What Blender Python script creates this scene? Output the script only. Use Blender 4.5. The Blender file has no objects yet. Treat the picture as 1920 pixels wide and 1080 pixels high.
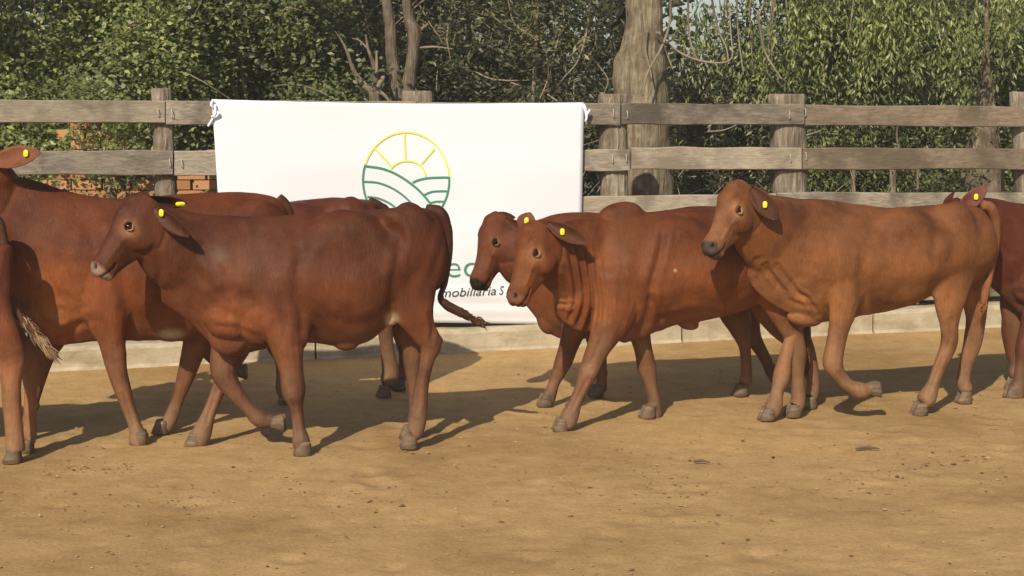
import bpy, math, random
import numpy as np
from mathutils import Vector, noise as mnoise

S = bpy.context.scene
COL = S.collection
rng = np.random.default_rng(7)
random.seed(7)

# ------------------------------------------------------------------ camera
F_PX = 3000.0            # focal length in photo pixels (1920 wide)
CAM_H = 1.8
PITCH = math.atan(370.0 / F_PX)
cam = bpy.data.cameras.new("camera")
camo = bpy.data.objects.new("camera", cam)
COL.objects.link(camo)
cam.sensor_width = 36.0
cam.lens = 36.0 * F_PX / 1920.0
cam.clip_start = 0.1
cam.clip_end = 500
camo.location = (0, 0, CAM_H)
camo.rotation_euler = (math.pi / 2 - PITCH, 0, 0)
S.camera = camo

# ------------------------------------------------------------------ light
SUN_EL = math.radians(37)
SUN_AZ = math.radians(20)      # light travels towards +Y, turned this much to +X
W = bpy.data.worlds.new("World")
S.world = W
W.use_nodes = True
nt = W.node_tree
bg = nt.nodes["Background"]
sky = nt.nodes.new("ShaderNodeTexSky")
sky.sky_type = 'NISHITA'
sky.sun_disc = False
sky.sun_elevation = SUN_EL
sky.sun_rotation = math.pi + SUN_AZ
sky.altitude = 100
sky.dust_density = 1.5
nt.links.new(sky.outputs[0], bg.inputs[0])
bg.inputs[1].default_value = 0.10
sun = bpy.data.lights.new("sun", 'SUN')
sun.energy = 4.9
sun.angle = math.radians(0.6)
sun.color = (1.0, 0.88, 0.70)
suno = bpy.data.objects.new("sun", sun)
COL.objects.link(suno)
d = Vector((math.sin(SUN_AZ) * math.cos(SUN_EL), math.cos(SUN_AZ) * math.cos(SUN_EL), -math.sin(SUN_EL)))
suno.rotation_euler = d.to_track_quat('-Z', 'Y').to_euler()
suno.location = (-3, -10, 8)
S.view_settings.view_transform = 'Standard'
S.view_settings.look = 'None'
S.view_settings.exposure = 0.0
S.view_settings.gamma = 1.0
S.render.engine = 'CYCLES'

# ------------------------------------------------------------------ helpers
CT, ST = math.cos(PITCH), math.sin(PITCH)
def ray(px, py):
    u = (px - 960.0) / F_PX; v = (540.0 - py) / F_PX
    return np.array([u, CT + v * ST, -ST + v * CT])
def atY(px, py, Y):
    r = ray(px, py)
    return np.array([0, 0, CAM_H]) + r * (Y / r[1])
def ground(px, py):
    r = ray(px, py)
    return np.array([0, 0, CAM_H]) + r * (-CAM_H / r[2])
def on_plane(px, py, Y0, k, x0=0.0):
    """plane Y = Y0 + k (x - x0)"""
    r = ray(px, py)
    t = (Y0 - k * x0) / (r[1] - k * r[0])
    return np.array([0, 0, CAM_H]) + r * t
def to_px(co):
    x = co[:, 0]; y = co[:, 1]; z = co[:, 2] - CAM_H
    dep = y * CT - z * ST; up = y * ST + z * CT
    return 960 + F_PX * x / dep, 540 - F_PX * up / dep

def mesh_obj(name, verts, faces, mats=None, parent=None, smooth=True, mat_idx=None):
    me = bpy.data.meshes.new(name)
    me.from_pydata([tuple(v) for v in verts], [], [tuple(f) for f in faces])
    if mats is not None:
        for m in (mats if isinstance(mats, (list, tuple)) else [mats]):
            me.materials.append(m)
    if smooth:
        me.polygons.foreach_set('use_smooth', [True] * len(me.polygons))
    if mat_idx is not None:
        me.polygons.foreach_set('material_index', mat_idx)
    me.update()
    o = bpy.data.objects.new(name, me)
    COL.objects.link(o)
    if parent is not None:
        o.parent = parent
    return o
def fast_quads(name, verts, nq, mats, parent=None, smooth=False):
    """verts (nq*4,3) numpy, consecutive quads"""
    me = bpy.data.meshes.new(name)
    me.vertices.add(nq * 4)
    me.vertices.foreach_set('co', np.ascontiguousarray(verts, dtype=np.float32).ravel())
    me.loops.add(nq * 4)
    me.loops.foreach_set('vertex_index', np.arange(nq * 4, dtype=np.int32))
    me.polygons.add(nq)
    me.polygons.foreach_set('loop_start', np.arange(0, nq * 4, 4, dtype=np.int32))
    for m in (mats if isinstance(mats, (list, tuple)) else [mats]):
        me.materials.append(m)
    me.update(calc_edges=True)
    me.validate()
    o = bpy.data.objects.new(name, me)
    COL.objects.link(o)
    if parent is not None:
        o.parent = parent
    return o
def empty(name, loc=(0, 0, 0)):
    o = bpy.data.objects.new(name, None)
    o.empty_display_size = 0.2
    COL.objects.link(o)
    o.location = loc
    return o
def adopt(o, root):
    """parent o to root keeping world position"""
    o.parent = root
    o.location = Vector(o.location) - Vector(root.location)
def tag(o, label=None, cat=None, group=None, kind=None):
    if label: o['label'] = label
    if cat: o['category'] = cat
    if group: o['group'] = group
    if kind: o['kind'] = kind
    return o

class MB:
    def __init__(s): s.v = []; s.f = []; s.m = []
    def add(s, v, f, m=0):
        b = len(s.v); s.v.extend([tuple(map(float, p)) for p in v])
        s.f.extend([tuple(i + b for i in q) for q in f]); s.m.extend([m] * len(f))
    def build(s, name, mats, parent=None, smooth=True):
        return mesh_obj(name, s.v, s.f, mats, parent, smooth, s.m)

def catmull(P, n):
    """P (k,c) control rows -> smooth rows, n per segment"""
    P = np.asarray(P, float); k = len(P)
    out = []
    for i in range(k - 1):
        p0 = P[max(i - 1, 0)]; p1 = P[i]; p2 = P[i + 1]; p3 = P[min(i + 2, k - 1)]
        for j in range(n):
            t = j / n
            out.append(0.5 * ((2 * p1) + (-p0 + p2) * t + (2 * p0 - 5 * p1 + 4 * p2 - p3) * t * t + (-p0 + 3 * p1 - 3 * p2 + p3) * t ** 3))
    out.append(P[-1])
    return np.array(out)

def rings_mesh(rings):
    """list of (n,3) rings -> closed tube verts/faces with caps"""
    n = len(rings[0]); v = []; f = []
    for r in rings: v.extend(r)
    for i in range(len(rings) - 1):
        for j in range(n):
            a = i * n + j; b = i * n + (j + 1) % n
            f.append((a, b, b + n, a + n))
    c0 = len(v); v.append(np.mean(rings[0], axis=0)); v.append(np.mean(rings[-1], axis=0))
    L = (len(rings) - 1) * n
    for j in range(n):
        f.append((c0, (j + 1) % n, j)); f.append((c0 + 1, L + j, L + (j + 1) % n))
    return v, f

def tube(pts, rads, n=10, wob=0.0, seed=0, sub=4):
    """smooth tube through 3D points"""
    rr = random.Random(seed)
    P = catmull(np.column_stack([np.array(pts, float), np.array(rads, float)]), sub)
    rings = []
    up = np.array([0.3, 1.0, 0.1]); 
    for i in range(len(P)):
        a = P[max(i - 1, 0), :3]; b = P[min(i + 1, len(P) - 1), :3]
        t = (b - a) / (np.linalg.norm(b - a) + 1e-9)
        u = np.cross(t, up); u /= np.linalg.norm(u) + 1e-9
        w = np.cross(t, u)
        ring = []
        for j in range(n):
            an = 2 * math.pi * j / n
            q = P[i, 3] * (1 + wob * mnoise.noise(Vector((math.cos(an) * 1.5 + seed, math.sin(an) * 1.5, i * 0.4))))
            ring.append(P[i, :3] + q * (math.cos(an) * u + math.sin(an) * w))
        rings.append(ring)
    return rings_mesh(rings)

# ------------------------------------------------------------------ materials
def newmat(name):
    m = bpy.data.materials.new(name); m.use_nodes = True
    t = m.node_tree; b = t.nodes["Principled BSDF"]
    return m, t, b
def N(t, typ, **kw):
    n = t.nodes.new(typ)
    for k, v in kw.items(): setattr(n, k, v)
    return n
def texmap(t, scale, rot=(0, 0, 0), coord='Object'):
    tc = N(t, "ShaderNodeTexCoord"); mp = N(t, "ShaderNodeMapping")
    mp.inputs['Scale'].default_value = scale; mp.inputs['Rotation'].default_value = rot
    t.links.new(tc.outputs[coord], mp.inputs[0]); return mp.outputs[0]
def noise_n(t, vec, scale, detail=4, rough=.55, dist=0.0):
    n = N(t, "ShaderNodeTexNoise"); n.inputs['Scale'].default_value = scale
    n.inputs['Detail'].default_value = detail; n.inputs['Roughness'].default_value = rough
    n.inputs['Distortion'].default_value = dist
    if vec is not None: t.links.new(vec, n.inputs['Vector'])
    return n.outputs['Fac']
def ramp(t, fac, stops):
    r = N(t, "ShaderNodeValToRGB"); e = r.color_ramp.elements
    while len(e) < len(stops): e.new(0.5)
    for i, (p, c) in enumerate(stops):
        e[i].position = p; e[i].color = (*c, 1) if len(c) == 3 else c
    t.links.new(fac, r.inputs[0]); return r.outputs[0]
def mixc(t, a, b, fac, mode='MIX'):
    m = N(t, "ShaderNodeMix", data_type='RGBA', blend_type=mode)
    for s, v in ((0, fac), (6, a), (7, b)):
        if hasattr(v, 'links'): t.links.new(v, m.inputs[s])
        elif isinstance(v, (int, float)): m.inputs[s].default_value = v
        else: m.inputs[s].default_value = (*v, 1)
    return m.outputs[2]
def mathn(t, op, a, b=0.5, c=None):
    m = N(t, "ShaderNodeMath", operation=op)
    for i, v in enumerate((a, b, c)):
        if v is None: continue
        if hasattr(v, 'links'): t.links.new(v, m.inputs[i])
        else: m.inputs[i].default_value = v
    return m.outputs[0]
def bump(t, b, h, strength, dist, prev=None):
    n = N(t, "ShaderNodeBump"); n.inputs['Strength'].default_value = strength
    n.inputs['Distance'].default_value = dist; t.links.new(h, n.inputs['Height'])
    if prev is not None: t.links.new(prev, n.inputs['Normal'])
    t.links.new(n.outputs[0], b.inputs['Normal']); return n.outputs[0]

# dirt of the yard
m_dirt, t, b = newmat("dirt")
v = texmap(t, (1, 1, 1))
big = noise_n(t, v, 0.7, 4, .6)
mid = noise_n(t, v, 6, 6, .65)
fine = noise_n(t, v, 60, 5, .7)
vf = texmap(t, (0.45, 1, 1))
fl = noise_n(t, vf, 34, 4, .6)
c = ramp(t, mid, [(0.28, (0.345, 0.220, 0.095)), (0.5, (0.405, 0.264, 0.116)), (0.72, (0.455, 0.303, 0.142))])
c2 = ramp(t, big, [(0.36, (0.80, 0.77, 0.73)), (0.5, (1.0, 1.0, 1.0)), (0.68, (1.10, 1.09, 1.06))])
c = mixc(t, c, c2, 1.0, 'MULTIPLY')
c3 = ramp(t, fine, [(0.35, (0.86, 0.84, 0.82)), (0.6, (1.06, 1.06, 1.06))])
c = mixc(t, c, c3, 1.0, 'MULTIPLY')
sp = ramp(t, fl, [(0.63, (0, 0, 0)), (0.72, (1, 1, 1))])
c = mixc(t, c, (0.14, 0.09, 0.045), mathn(t, 'MULTIPLY', sp, .55))
t.links.new(c, b.inputs['Base Color']); b.inputs['Roughness'].default_value = 0.95
b.inputs['Specular IOR Level'].default_value = 0.1
h = mathn(t, 'ADD', mathn(t, 'MULTIPLY', noise_n(t, v, 22, 6, .7), 1.0), mathn(t, 'MULTIPLY', fine, .35))
bump(t, b, h, 0.6, 0.011)

# soil / litter behind the fence
m_litter, t, b = newmat("leaf_litter")
v = texmap(t, (1, 1, 1))
c = ramp(t, noise_n(t, v, 9, 6, .7), [(0.3, (0.035, 0.028, 0.018)), (0.55, (0.09, 0.066, 0.038)), (0.75, (0.17, 0.125, 0.07))])
t.links.new(c, b.inputs['Base Color']); b.inputs['Roughness'].default_value = 1
bump(t, b, noise_n(t, v, 25, 6, .7), .9, .03)

# crumbs
def simple_var(name, c0, c1, scale=8, rough=.9, bs=.4, bd=.004, stretch=(1, 1, 1), isl=False):
    m, t, b = newmat(name)
    v = texmap(t, stretch)
    f = noise_n(t, v, scale, 5, .6)
    if isl:
        g = N(t, "ShaderNodeNewGeometry"); f = g.outputs['Random Per Island']
    c = ramp(t, f, [(0.3 if not isl else 0, c0), (0.7 if not isl else 1, c1)])
    t.links.new(c, b.inputs['Base Color']); b.inputs['Roughness'].default_value = rough
    bump(t, b, noise_n(t, v, scale * 5, 4, .6), bs, bd)
    return m
m_crumb = simple_var("crumb", (0.085, 0.055, 0.028), (0.27, 0.175, 0.085), isl=True)
m_clod = simple_var("clod", (0.26, 0.175, 0.08), (0.46, 0.33, 0.16), isl=True)
m_stick = simple_var("stick", (0.07, 0.045, 0.025), (0.15, 0.1, 0.06))
m_brick = simple_var("fired_clay", (0.34, 0.15, 0.07), (0.52, 0.27, 0.13), scale=7, isl=True)

# weathered wood
def wood(name, dark, light, stain):
    m, t, b = newmat(name)
    v = texmap(t, (0.35, 4, 6)); v1 = texmap(t, (1, 1, 1))
    g = N(t, "ShaderNodeObjectInfo")
    off = N(t, "ShaderNodeVectorMath", operation='ADD')
    t.links.new(v, off.inputs[0]); cmb = N(t, "ShaderNodeCombineXYZ")
    t.links.new(mathn(t, 'MULTIPLY', g.outputs['Random'], 37.0), cmb.inputs[0])
    t.links.new(mathn(t, 'MULTIPLY', g.outputs['Random'], 91.0), cmb.inputs[2])
    t.links.new(cmb.outputs[0], off.inputs[1]); v = off.outputs[0]
    grain = noise_n(t, v, 9, 6, .65, .6)
    c = ramp(t, grain, [(0.3, dark), (0.68, light)])
    patch = noise_n(t, v1, 2.6, 4, .6, .4)
    p = ramp(t, patch, [(0.45, (0, 0, 0)), (0.62, (1, 1, 1))])
    c = mixc(t, c, stain, mathn(t, 'MULTIPLY', p, .85))
    crack = noise_n(t, texmap(t, (0.25, 5, 14)), 7, 3, .5, .3)
    k = ramp(t, crack, [(0.28, (1, 1, 1)), (0.34, (0, 0, 0))])
    c = mixc(t, c, tuple(x * .3 for x in dark), mathn(t, 'MULTIPLY', k, .6))
    rv = N(t, "ShaderNodeHueSaturation"); rv.inputs['Saturation'].default_value = 1
    t.links.new(mathn(t, 'ADD', mathn(t, 'MULTIPLY', g.outputs['Random'], .5), .70), rv.inputs['Value'])
    t.links.new(c, rv.inputs['Color'])
    t.links.new(rv.outputs[0], b.inputs['Base Color']); b.inputs['Roughness'].default_value = .9
    b.inputs['Specular IOR Level'].default_value = .2
    bump(t, b, grain, .6, .01)
    return m
m_wood = wood("weathered_wood", (0.175, 0.148, 0.112), (0.38, 0.33, 0.262), (0.11, 0.09, 0.068))
m_wood_lt = wood("pale_board", (0.27, 0.225, 0.165), (0.45, 0.385, 0.29), (0.2, 0.165, 0.12))
m_wood_br = wood("brown_board", (0.125, 0.096, 0.066), (0.25, 0.195, 0.14), (0.1, 0.08, 0.055))
def wood_post(name, dark, light):
    m, t, b = newmat(name)
    v = texmap(t, (5, 5, .6))
    g = noise_n(t, v, 6, 5, .6, .8)
    c = ramp(t, g, [(0.3, dark), (0.55, tuple((a + l) / 2 for a, l in zip(dark, light))), (0.7, light)])
    p = ramp(t, noise_n(t, texmap(t, (1, 1, 1)), 6, 4, .6), [(0.4, (0.6, 0.56, 0.5)), (0.62, (1.0, 1, 1))])
    c = mixc(t, c, p, 1.0, 'MULTIPLY')
    t.links.new(c, b.inputs['Base Color']); b.inputs['Roughness'].default_value = .9
    bump(t, b, g, 1.0, .035)
    return m
m_post = wood_post("post_wood", (0.15, 0.118, 0.085), (0.46, 0.39, 0.30))
m_bark = wood_post("bark_rough", (0.15, 0.12, 0.075), (0.44, 0.375, 0.26))
m_bark2 = wood_post("bark_smooth", (0.11, 0.088, 0.06), (0.31, 0.255, 0.18))
m_twig = simple_var("twig", (0.13, 0.105, 0.07), (0.30, 0.25, 0.18), scale=3)

# concrete
m_conc, t, b = newmat("old_concrete")
v = texmap(t, (1, 1, 1))
c = ramp(t, noise_n(t, v, 5, 7, .7), [(0.3, (0.34, 0.29, 0.20)), (0.55, (0.47, 0.405, 0.285)), (0.75, (0.58, 0.51, 0.38))])
st = ramp(t, noise_n(t, texmap(t, (1, 1, 2.5)), 3, 6, .75), [(0.47, (0, 0, 0)), (0.7, (1, 1, 1))])
c = mixc(t, c, (0.24, 0.175, 0.095), mathn(t, 'MULTIPLY', st, .85))
t.links.new(c, b.inputs['Base Color']); b.inputs['Roughness'].default_value = .9
bump(t, b, noise_n(t, v, 30, 6, .7), .5, .008)

# banner
m_cloth, t, b = newmat("white_vinyl")
b.inputs['Base Color'].default_value = (.80, .82, .88, 1); b.inputs['Roughness'].default_value = .6
def flat(name, c, r=.6):
    m, t, b = newmat(name); b.inputs['Base Color'].default_value = (*c, 1); b.inputs['Roughness'].default_value = r; return m
m_yel = flat("print_yellow", (.82, .74, .13)); m_grn = flat("print_green", (.05, .27, .17)); m_gry = flat("print_grey", (.05, .06, .07))
m_tag = flat("tag_yellow", (.86, .70, .02), .4)
m_nail = flat("nail_steel", (.45, .42, .4), .5)

# leaves
def leafmat(name, c0, c1, c2, trans=.35):
    m, t, b = newmat(name)
    g = N(t, "ShaderNodeNewGeometry")
    c = ramp(t, g.outputs['Random Per Island'], [(0, c0), (.55, c1), (1, c2)])
    p = ramp(t, noise_n(t, texmap(t, (1, 1, 1)), 1.5, 4, .6), [(0.36, (0.52, 0.56, 0.55)), (0.62, (1.22, 1.18, 1.0))])
    c = mixc(t, c, p, 1.0, 'MULTIPLY')
    t.links.new(c, b.inputs['Base Color']); b.inputs['Roughness'].default_value = .42
    b.inputs['Specular IOR Level'].default_value = .5
    tr = N(t, "ShaderNodeBsdfTranslucent"); t.links.new(c, tr.inputs[0])
    mx = N(t, "ShaderNodeMixShader"); mx.inputs[0].default_value = trans
    out = t.nodes["Material Output"]
    t.links.new(b.outputs[0], mx.inputs[1]); t.links.new(tr.outputs[0], mx.inputs[2]); t.links.new(mx.outputs[0], out.inputs[0])
    return m
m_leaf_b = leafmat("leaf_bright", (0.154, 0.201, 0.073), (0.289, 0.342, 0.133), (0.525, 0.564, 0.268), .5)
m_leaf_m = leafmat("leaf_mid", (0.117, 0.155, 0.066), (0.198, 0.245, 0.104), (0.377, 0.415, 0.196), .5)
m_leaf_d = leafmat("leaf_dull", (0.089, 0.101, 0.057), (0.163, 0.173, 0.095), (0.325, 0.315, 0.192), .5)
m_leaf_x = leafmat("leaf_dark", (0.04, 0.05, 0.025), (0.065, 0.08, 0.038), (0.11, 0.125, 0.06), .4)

# ------------------------------------------------------------------ ground
def ground_mesh():
    xs = np.unique(np.concatenate([np.linspace(-60, -6, 14), np.linspace(-6, 6, 401), np.linspace(6, 60, 14)]))
    ys = np.unique(np.concatenate([np.linspace(-25, 4.5, 12), np.linspace(4.5, 12.5, 330), np.linspace(12.5, 90, 20)]))
    nx, ny = len(xs), len(ys)
    X, Y = np.meshgrid(xs, ys)
    Z = np.zeros_like(X)
    for j in range(ny):
        y = ys[j]
        if y < 4.3 or y > 12.4: continue
        for i in range(nx):
            x = xs[i]
            if abs(x) > 6: continue
            z = 0.010 * mnoise.noise(Vector((x * 1.6, y * 1.6, 0))) + 0.004 * mnoise.noise(Vector((x * 7, y * 9, 3))) + 0.0035 * mnoise.noise(Vector((x * 19, y * 22, 7)))
            Z[j, i] = z
    r = np.random.default_rng(3)
    for _ in range(200):    # hoof prints
        cx = r.uniform(-4, 4.5); cy = r.uniform(5.6, 10.3); rr = r.uniform(.05, .08)
        i0 = np.searchsorted(xs, cx - .25); i1 = np.searchsorted(xs, cx + .25)
        j0 = np.searchsorted(ys, cy - .25); j1 = np.searchsorted(ys, cy + .25)
        dd = np.sqrt((X[j0:j1, i0:i1] - cx) ** 2 + (Y[j0:j1, i0:i1] - cy) ** 2) / rr
        Z[j0:j1, i0:i1] += -0.007 * np.exp(-dd ** 2) + 0.003 * np.exp(-((dd - 1.5) * 2) ** 2)
    # soil banked lightly against the kerb
    dist = (Y - (10.85 + .29 * X)) / math.sqrt(1 + .29 ** 2)
    Z += np.where((abs(X) < 6) & (dist < 0) & (dist > -.5), 0.03 * np.clip((dist + .5) / .5, 0, 1) ** 2, 0)
    Z = np.where((abs(X) < 6) & (dist >= 0) & (Y < 12.45), 0.03, Z)
    V = np.column_stack([X.ravel(), Y.ravel(), Z.ravel()])
    idx = np.arange(nx * ny).reshape(ny, nx)
    Fq = np.column_stack([idx[:-1, :-1].ravel(), idx[:-1, 1:].ravel(), idx[1:, 1:].ravel(), idx[1:, :-1].ravel()])
    cx = X[:-1, :-1].ravel(); cy = Y[:-1, :-1].ravel()
    mi = (cy > 10.85 + .29 * cx + .1).astype(int)
    o = mesh_obj("ground", V, Fq.tolist(), [m_dirt, m_litter], None, True, mi.tolist())
    tag(o, kind='structure')
ground_mesh()

def chunks(name, n, xr, yr, sr, mat, seed, label, cat, flatn=.5, clump=None):
    r = np.random.default_rng(seed)
    base = np.array([[1, 0, 0], [.3, .9, 0], [-.8, .5, 0], [-.7, -.6, 0], [.4, -.85, 0], [.1, 0, .8], [0, 0, -.5]])
    fc = [(0, 1, 5), (1, 2, 5), (2, 3, 5), (3, 4, 5), (4, 0, 5), (1, 0, 6), (2, 1, 6), (3, 2, 6), (4, 3, 6), (0, 4, 6)]
    V = []; Fa = []
    for i in range(n):
        if clump and r.random() < .3:
            c = clump[r.integers(len(clump))]; x = c[0] + r.normal(0, .2); y = c[1] + r.normal(0, .16)
        else:
            x = r.uniform(*xr); y = r.uniform(*yr)
        s = sr[0] * (sr[1] / sr[0]) ** (r.random() ** 2.2)
        a = r.uniform(0, 6.28); q = base * (1 + r.uniform(-.3, .3, base.shape))
        q = q * [s * r.uniform(.8, 1.8), s, s * flatn]
        ca, sa = math.cos(a), math.sin(a)
        q = np.column_stack([q[:, 0] * ca - q[:, 1] * sa + x, q[:, 0] * sa + q[:, 1] * ca + y, q[:, 2] + .004])
        b0 = len(V); V.extend(q); Fa.extend([tuple(k + b0 for k in f) for f in fc])
    o = mesh_obj(name, V, Fa, mat, None, False)
    tag(o, label, cat, kind='stuff')
    return o
cl = [(ground(1120, 890)[:2]), (ground(1230, 918)[:2]), (ground(1700, 900)[:2]), (ground(320, 935)[:2]), (ground(1790, 860)[:2]), (ground(650, 930)[:2]), (ground(200, 880)[:2])]
chunks("dung_crumbs", 1900, (-3.2, 3.6), (5.2, 10.4), (.0025, .012), m_crumb, 11, "small dark crumbs of dry dung scattered over the tan yard", "dung crumbs", .45, cl)
chunks("dirt_clods", 1500, (-3.4, 3.9), (5.2, 10.4), (.003, .010), m_clod, 12, "small pale clods of earth on the yard surface", "clods", .6)
def stick(px, py, ln, ang, label, r=.006):
    p = ground(px, py); a = math.radians(ang)
    dx = np.array([math.cos(a), math.sin(a), 0]) * ln / 2
    v_, f_ = tube([p - dx + [0, 0, .012], p + [0, .01, .014], p + dx + [0, 0, .01]], [r, r * 1.2, r * .5], 6)
    o = mesh_obj("stick", v_, f_, m_stick); tag(o, label, "stick", "sticks lying on the yard")
stick(1627, 845, .12, 5, "dark flat stick lying on the dirt below the tan calf at right")
stick(1316, 870, .075, -4, "short dark stick lying on the dirt below the humped bull")

# ------------------------------------------------------------------ fence
FY, FK = 10.85, .29
def fp(px, py, off=0.0):
    """point on the fence plane; off>0 is behind"""
    n = math.sqrt(1 + FK * FK)
    return on_plane(px, py, FY + .12 + off * n, FK)
FDIR = np.array([1, FK, 0]) / math.sqrt(1 + FK * FK)
FN = np.array([FK, -1, 0]) / math.sqrt(1 + FK * FK)     # towards the camera
fence = empty("wooden_fence", tuple(fp(960, 660) * [1, 1, 0]))
tag(fence, "weathered grey wooden corral fence of wide rails on split posts, behind the cattle", "fence")
def slab(name, c4, thick, mat, parent, seed=0, wob=.010, nseg=14, kind_label=None):
    """c4: TL,TR,BR,BL on a plane; thickness backwards, edges slightly uneven"""
    TL, TR, BR, BL = [np.array(p) for p in c4]
    rings = []
    for i in range(nseg + 1):
        u = i / nseg
        T = TL * (1 - u) + TR * u; B = BL * (1 - u) + BR * u
        w1 = wob * mnoise.noise(Vector((u * 5 + seed, seed, 0))); w2 = wob * mnoise.noise(Vector((u * 5, seed + 9, 0))); w3 = wob * mnoise.noise(Vector((u * 4, seed + 29, 0)))
        T = T + [0, 0, w1]; B = B + [0, 0, w2]
        bv = .006; f = FN * w3; bk = -FN * thick
        z = np.array([0, 0, bv])
        rings.append([T + f - z, T + f - FN * bv, T + bk + FN * bv, T + bk - z, B + bk + z, B + bk + FN * bv, B + f - FN * bv, B + f + z])
    vv, ff = rings_mesh(rings)
    o = mesh_obj(name, vv, ff, mat, None, False)
    adopt(o, parent)
    return o
def rail(x0, x1, t0, t1, b0, b1, mat, seed, off=0.0, th=.045):
    return slab("rail", [fp(x0, t0, off), fp(x1, t1, off), fp(x1, b1, off), fp(x0, b0, off)], th, mat, fence, seed)
def railh(x0, x1, z0, z1, hh, mat, seed, off=0.0, th=.045):
    a = fp(x0, 400, off); c = fp(x1, 400, off)
    return slab("rail", [(a[0], a[1], z0 + hh), (c[0], c[1], z1 + hh), (c[0], c[1], z1 - hh), (a[0], a[1], z0 - hh)], th, mat, fence, seed)
# top rail
rail(-420, 309, 184, 189, 229, 231, m_wood_lt, 1)
rail(311, 780, 188, 190, 234, 237, m_wood, 2, .003)
rail(782, 1163, 191, 194, 235, 236, m_wood, 21, .002)
rail(1166, 1508, 194, 195, 234, 234, m_wood, 3, .004)
rail(1511, 2400, 196, 205, 236, 241, m_wood_br, 4)
# second rail
rail(-420, 324, 284, 283, 330, 328, m_wood, 5)
rail(327, 780, 283, 282, 330, 327, m_wood, 6, .004)
rail(782, 1181, 281, 281, 325, 320, m_wood, 22, .002)
rail(1184, 1503, 276, 277, 318, 318, m_wood_lt, 7, .003)
rail(1506, 2400, 278, 279, 318, 318, m_wood_br, 8)
# third rail
rail(-420, 640, 388, 380, 432, 424, m_wood, 9)
rail(643, 1085, 380, 371, 424, 408, m_wood, 10, .003)
rail(1088, 1455, 369, 363, 402, 398, m_wood_lt, 11, .002)
rail(1458, 2400, 362, 360, 398, 394, m_wood, 12, .004)
# lower rails (mostly behind the cattle and the banner)
railh(-420, 780, .70, .69, .075, m_wood, 13)
railh(783, 1500, .69, .67, .075, m_wood_lt, 14, .003)
railh(1503, 2400, .67, .66, .075, m_wood, 15)
railh(640, 1200, .30, .29, .05, m_wood_lt, 17, .003)
railh(1203, 1760, .30, .29, .05, m_wood_lt, 18)
railh(1763, 2400, .30, .29, .05, m_wood, 19, .003)
def post(px_top, px_mid, ytop, w, seed, mat=m_post, notch=0):
    """split hardwood post behind the rails; px width w"""
    T = fp(px_top, ytop, .105); M = fp(px_mid, 320, .105)
    s = F_PX / M[1]; r = w / 2 / s
    dirx = (M - T) / (M[2] - T[2])
    rings = []
    n = 14
    zs = np.concatenate([np.linspace(-.05, T[2] - .012, 30), [T[2]]])
    for k, z in enumerate(zs):
        c = T + dirx * (z - T[2])
        sc = 1.0 if k < len(zs) - 1 else .93
        # adzed bulges between rails
        ring = []
        for j in range(n):
            an = 2 * math.pi * j / n
            cx = math.copysign(abs(math.cos(an)) ** .6, math.cos(an)); sy = math.copysign(abs(math.sin(an)) ** .75, math.sin(an))
            wv = 1 + .16 * mnoise.noise(Vector((math.cos(an) * 1.6 + seed * 3, math.sin(an) * 1.6, z * 3.5))) + .07 * mnoise.noise(Vector((an * 2, seed, z * 9)))
            ring.append(c + sc * wv * (FDIR * cx * r - FN * sy * min(r, .075)))
        rings.append(ring)
    vv, ff = rings_mesh(rings)
    o = mesh_obj("post", vv, ff, mat); adopt(o, fence); return o
post(-130, -112, 166, 40, 8)
post(301, 309, 165, 38, 1)
post(783, 790, 170, 54, 2)
post(1148, 1150, 176, 52, 3)
post(1475, 1480, 176, 66, 4)
post(1925, 1930, 172, 62, 5)
post(2300, 2310, 172, 62, 6)
# spikes holding the rails
sp_px = [(296, 210), (322, 212), (318, 305), (340, 305), (1150, 212), (1176, 214), (1148, 298), (1174, 296), (1480, 214), (1510, 210), (1482, 296), (1511, 292)]
for i, (x, y) in enumerate(sp_px):
    a = fp(x, y - 6, -.012); c_ = fp(x + 1, y + 8, -.012)
    vv, ff = tube([a - FN * .025, a, (a + c_) / 2 - FN * -.004, c_, c_ - FN * .025], [.003] * 5, 5, sub=2)
    o = mesh_obj("staple", vv, ff, m_nail); adopt(o, fence)
# knots of boards: short packing blocks (pale) bolted at the corners of third rail
# concrete kerb
kerb = empty("concrete_kerb", tuple(fp(960, 660) * [1, 1, 0]))
tag(kerb, "low stained pale concrete kerb running under the wooden fence", "kerb")
def kerb_seg(x0, x1, h, seed):
    a = on_plane(x0, 500, FY, FK); c = on_plane(x1, 500, FY, FK)
    rings = []; n = 40
    for i in range(n + 1):
        u = i / n; p = a * (1 - u) + c * u; p = p * [1, 1, 0]
        w = .012 * mnoise.noise(Vector((u * 9 + seed, seed, 0))); w2 = .012 * mnoise.noise(Vector((u * 13, seed, 5)))
        w3 = .012 * mnoise.noise(Vector((u * 30, seed, 2)))
        prof = [(0.0, -.05), (.0, .03 + w3), (.012, .05 + w3), (.014, h - .03 + w), (.03, h + w), (.22, h + .005 + w2), (.24, h - .02), (.24, -.05)]
        rings.append([p - FN * (q[0] + w2 * .6) + [0, 0, q[1]] for q in prof])
    vv, ff = rings_mesh(rings)
    o = mesh_obj("kerb_section", vv, ff, m_conc, None, False); adopt(o, kerb)
kerb_seg(-500, 588, .185, 1); kerb_seg(592, 1280, .19, 2); kerb_seg(1284, 1640, .2, 3); kerb_seg(1644, 2500, .20, 4)

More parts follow.
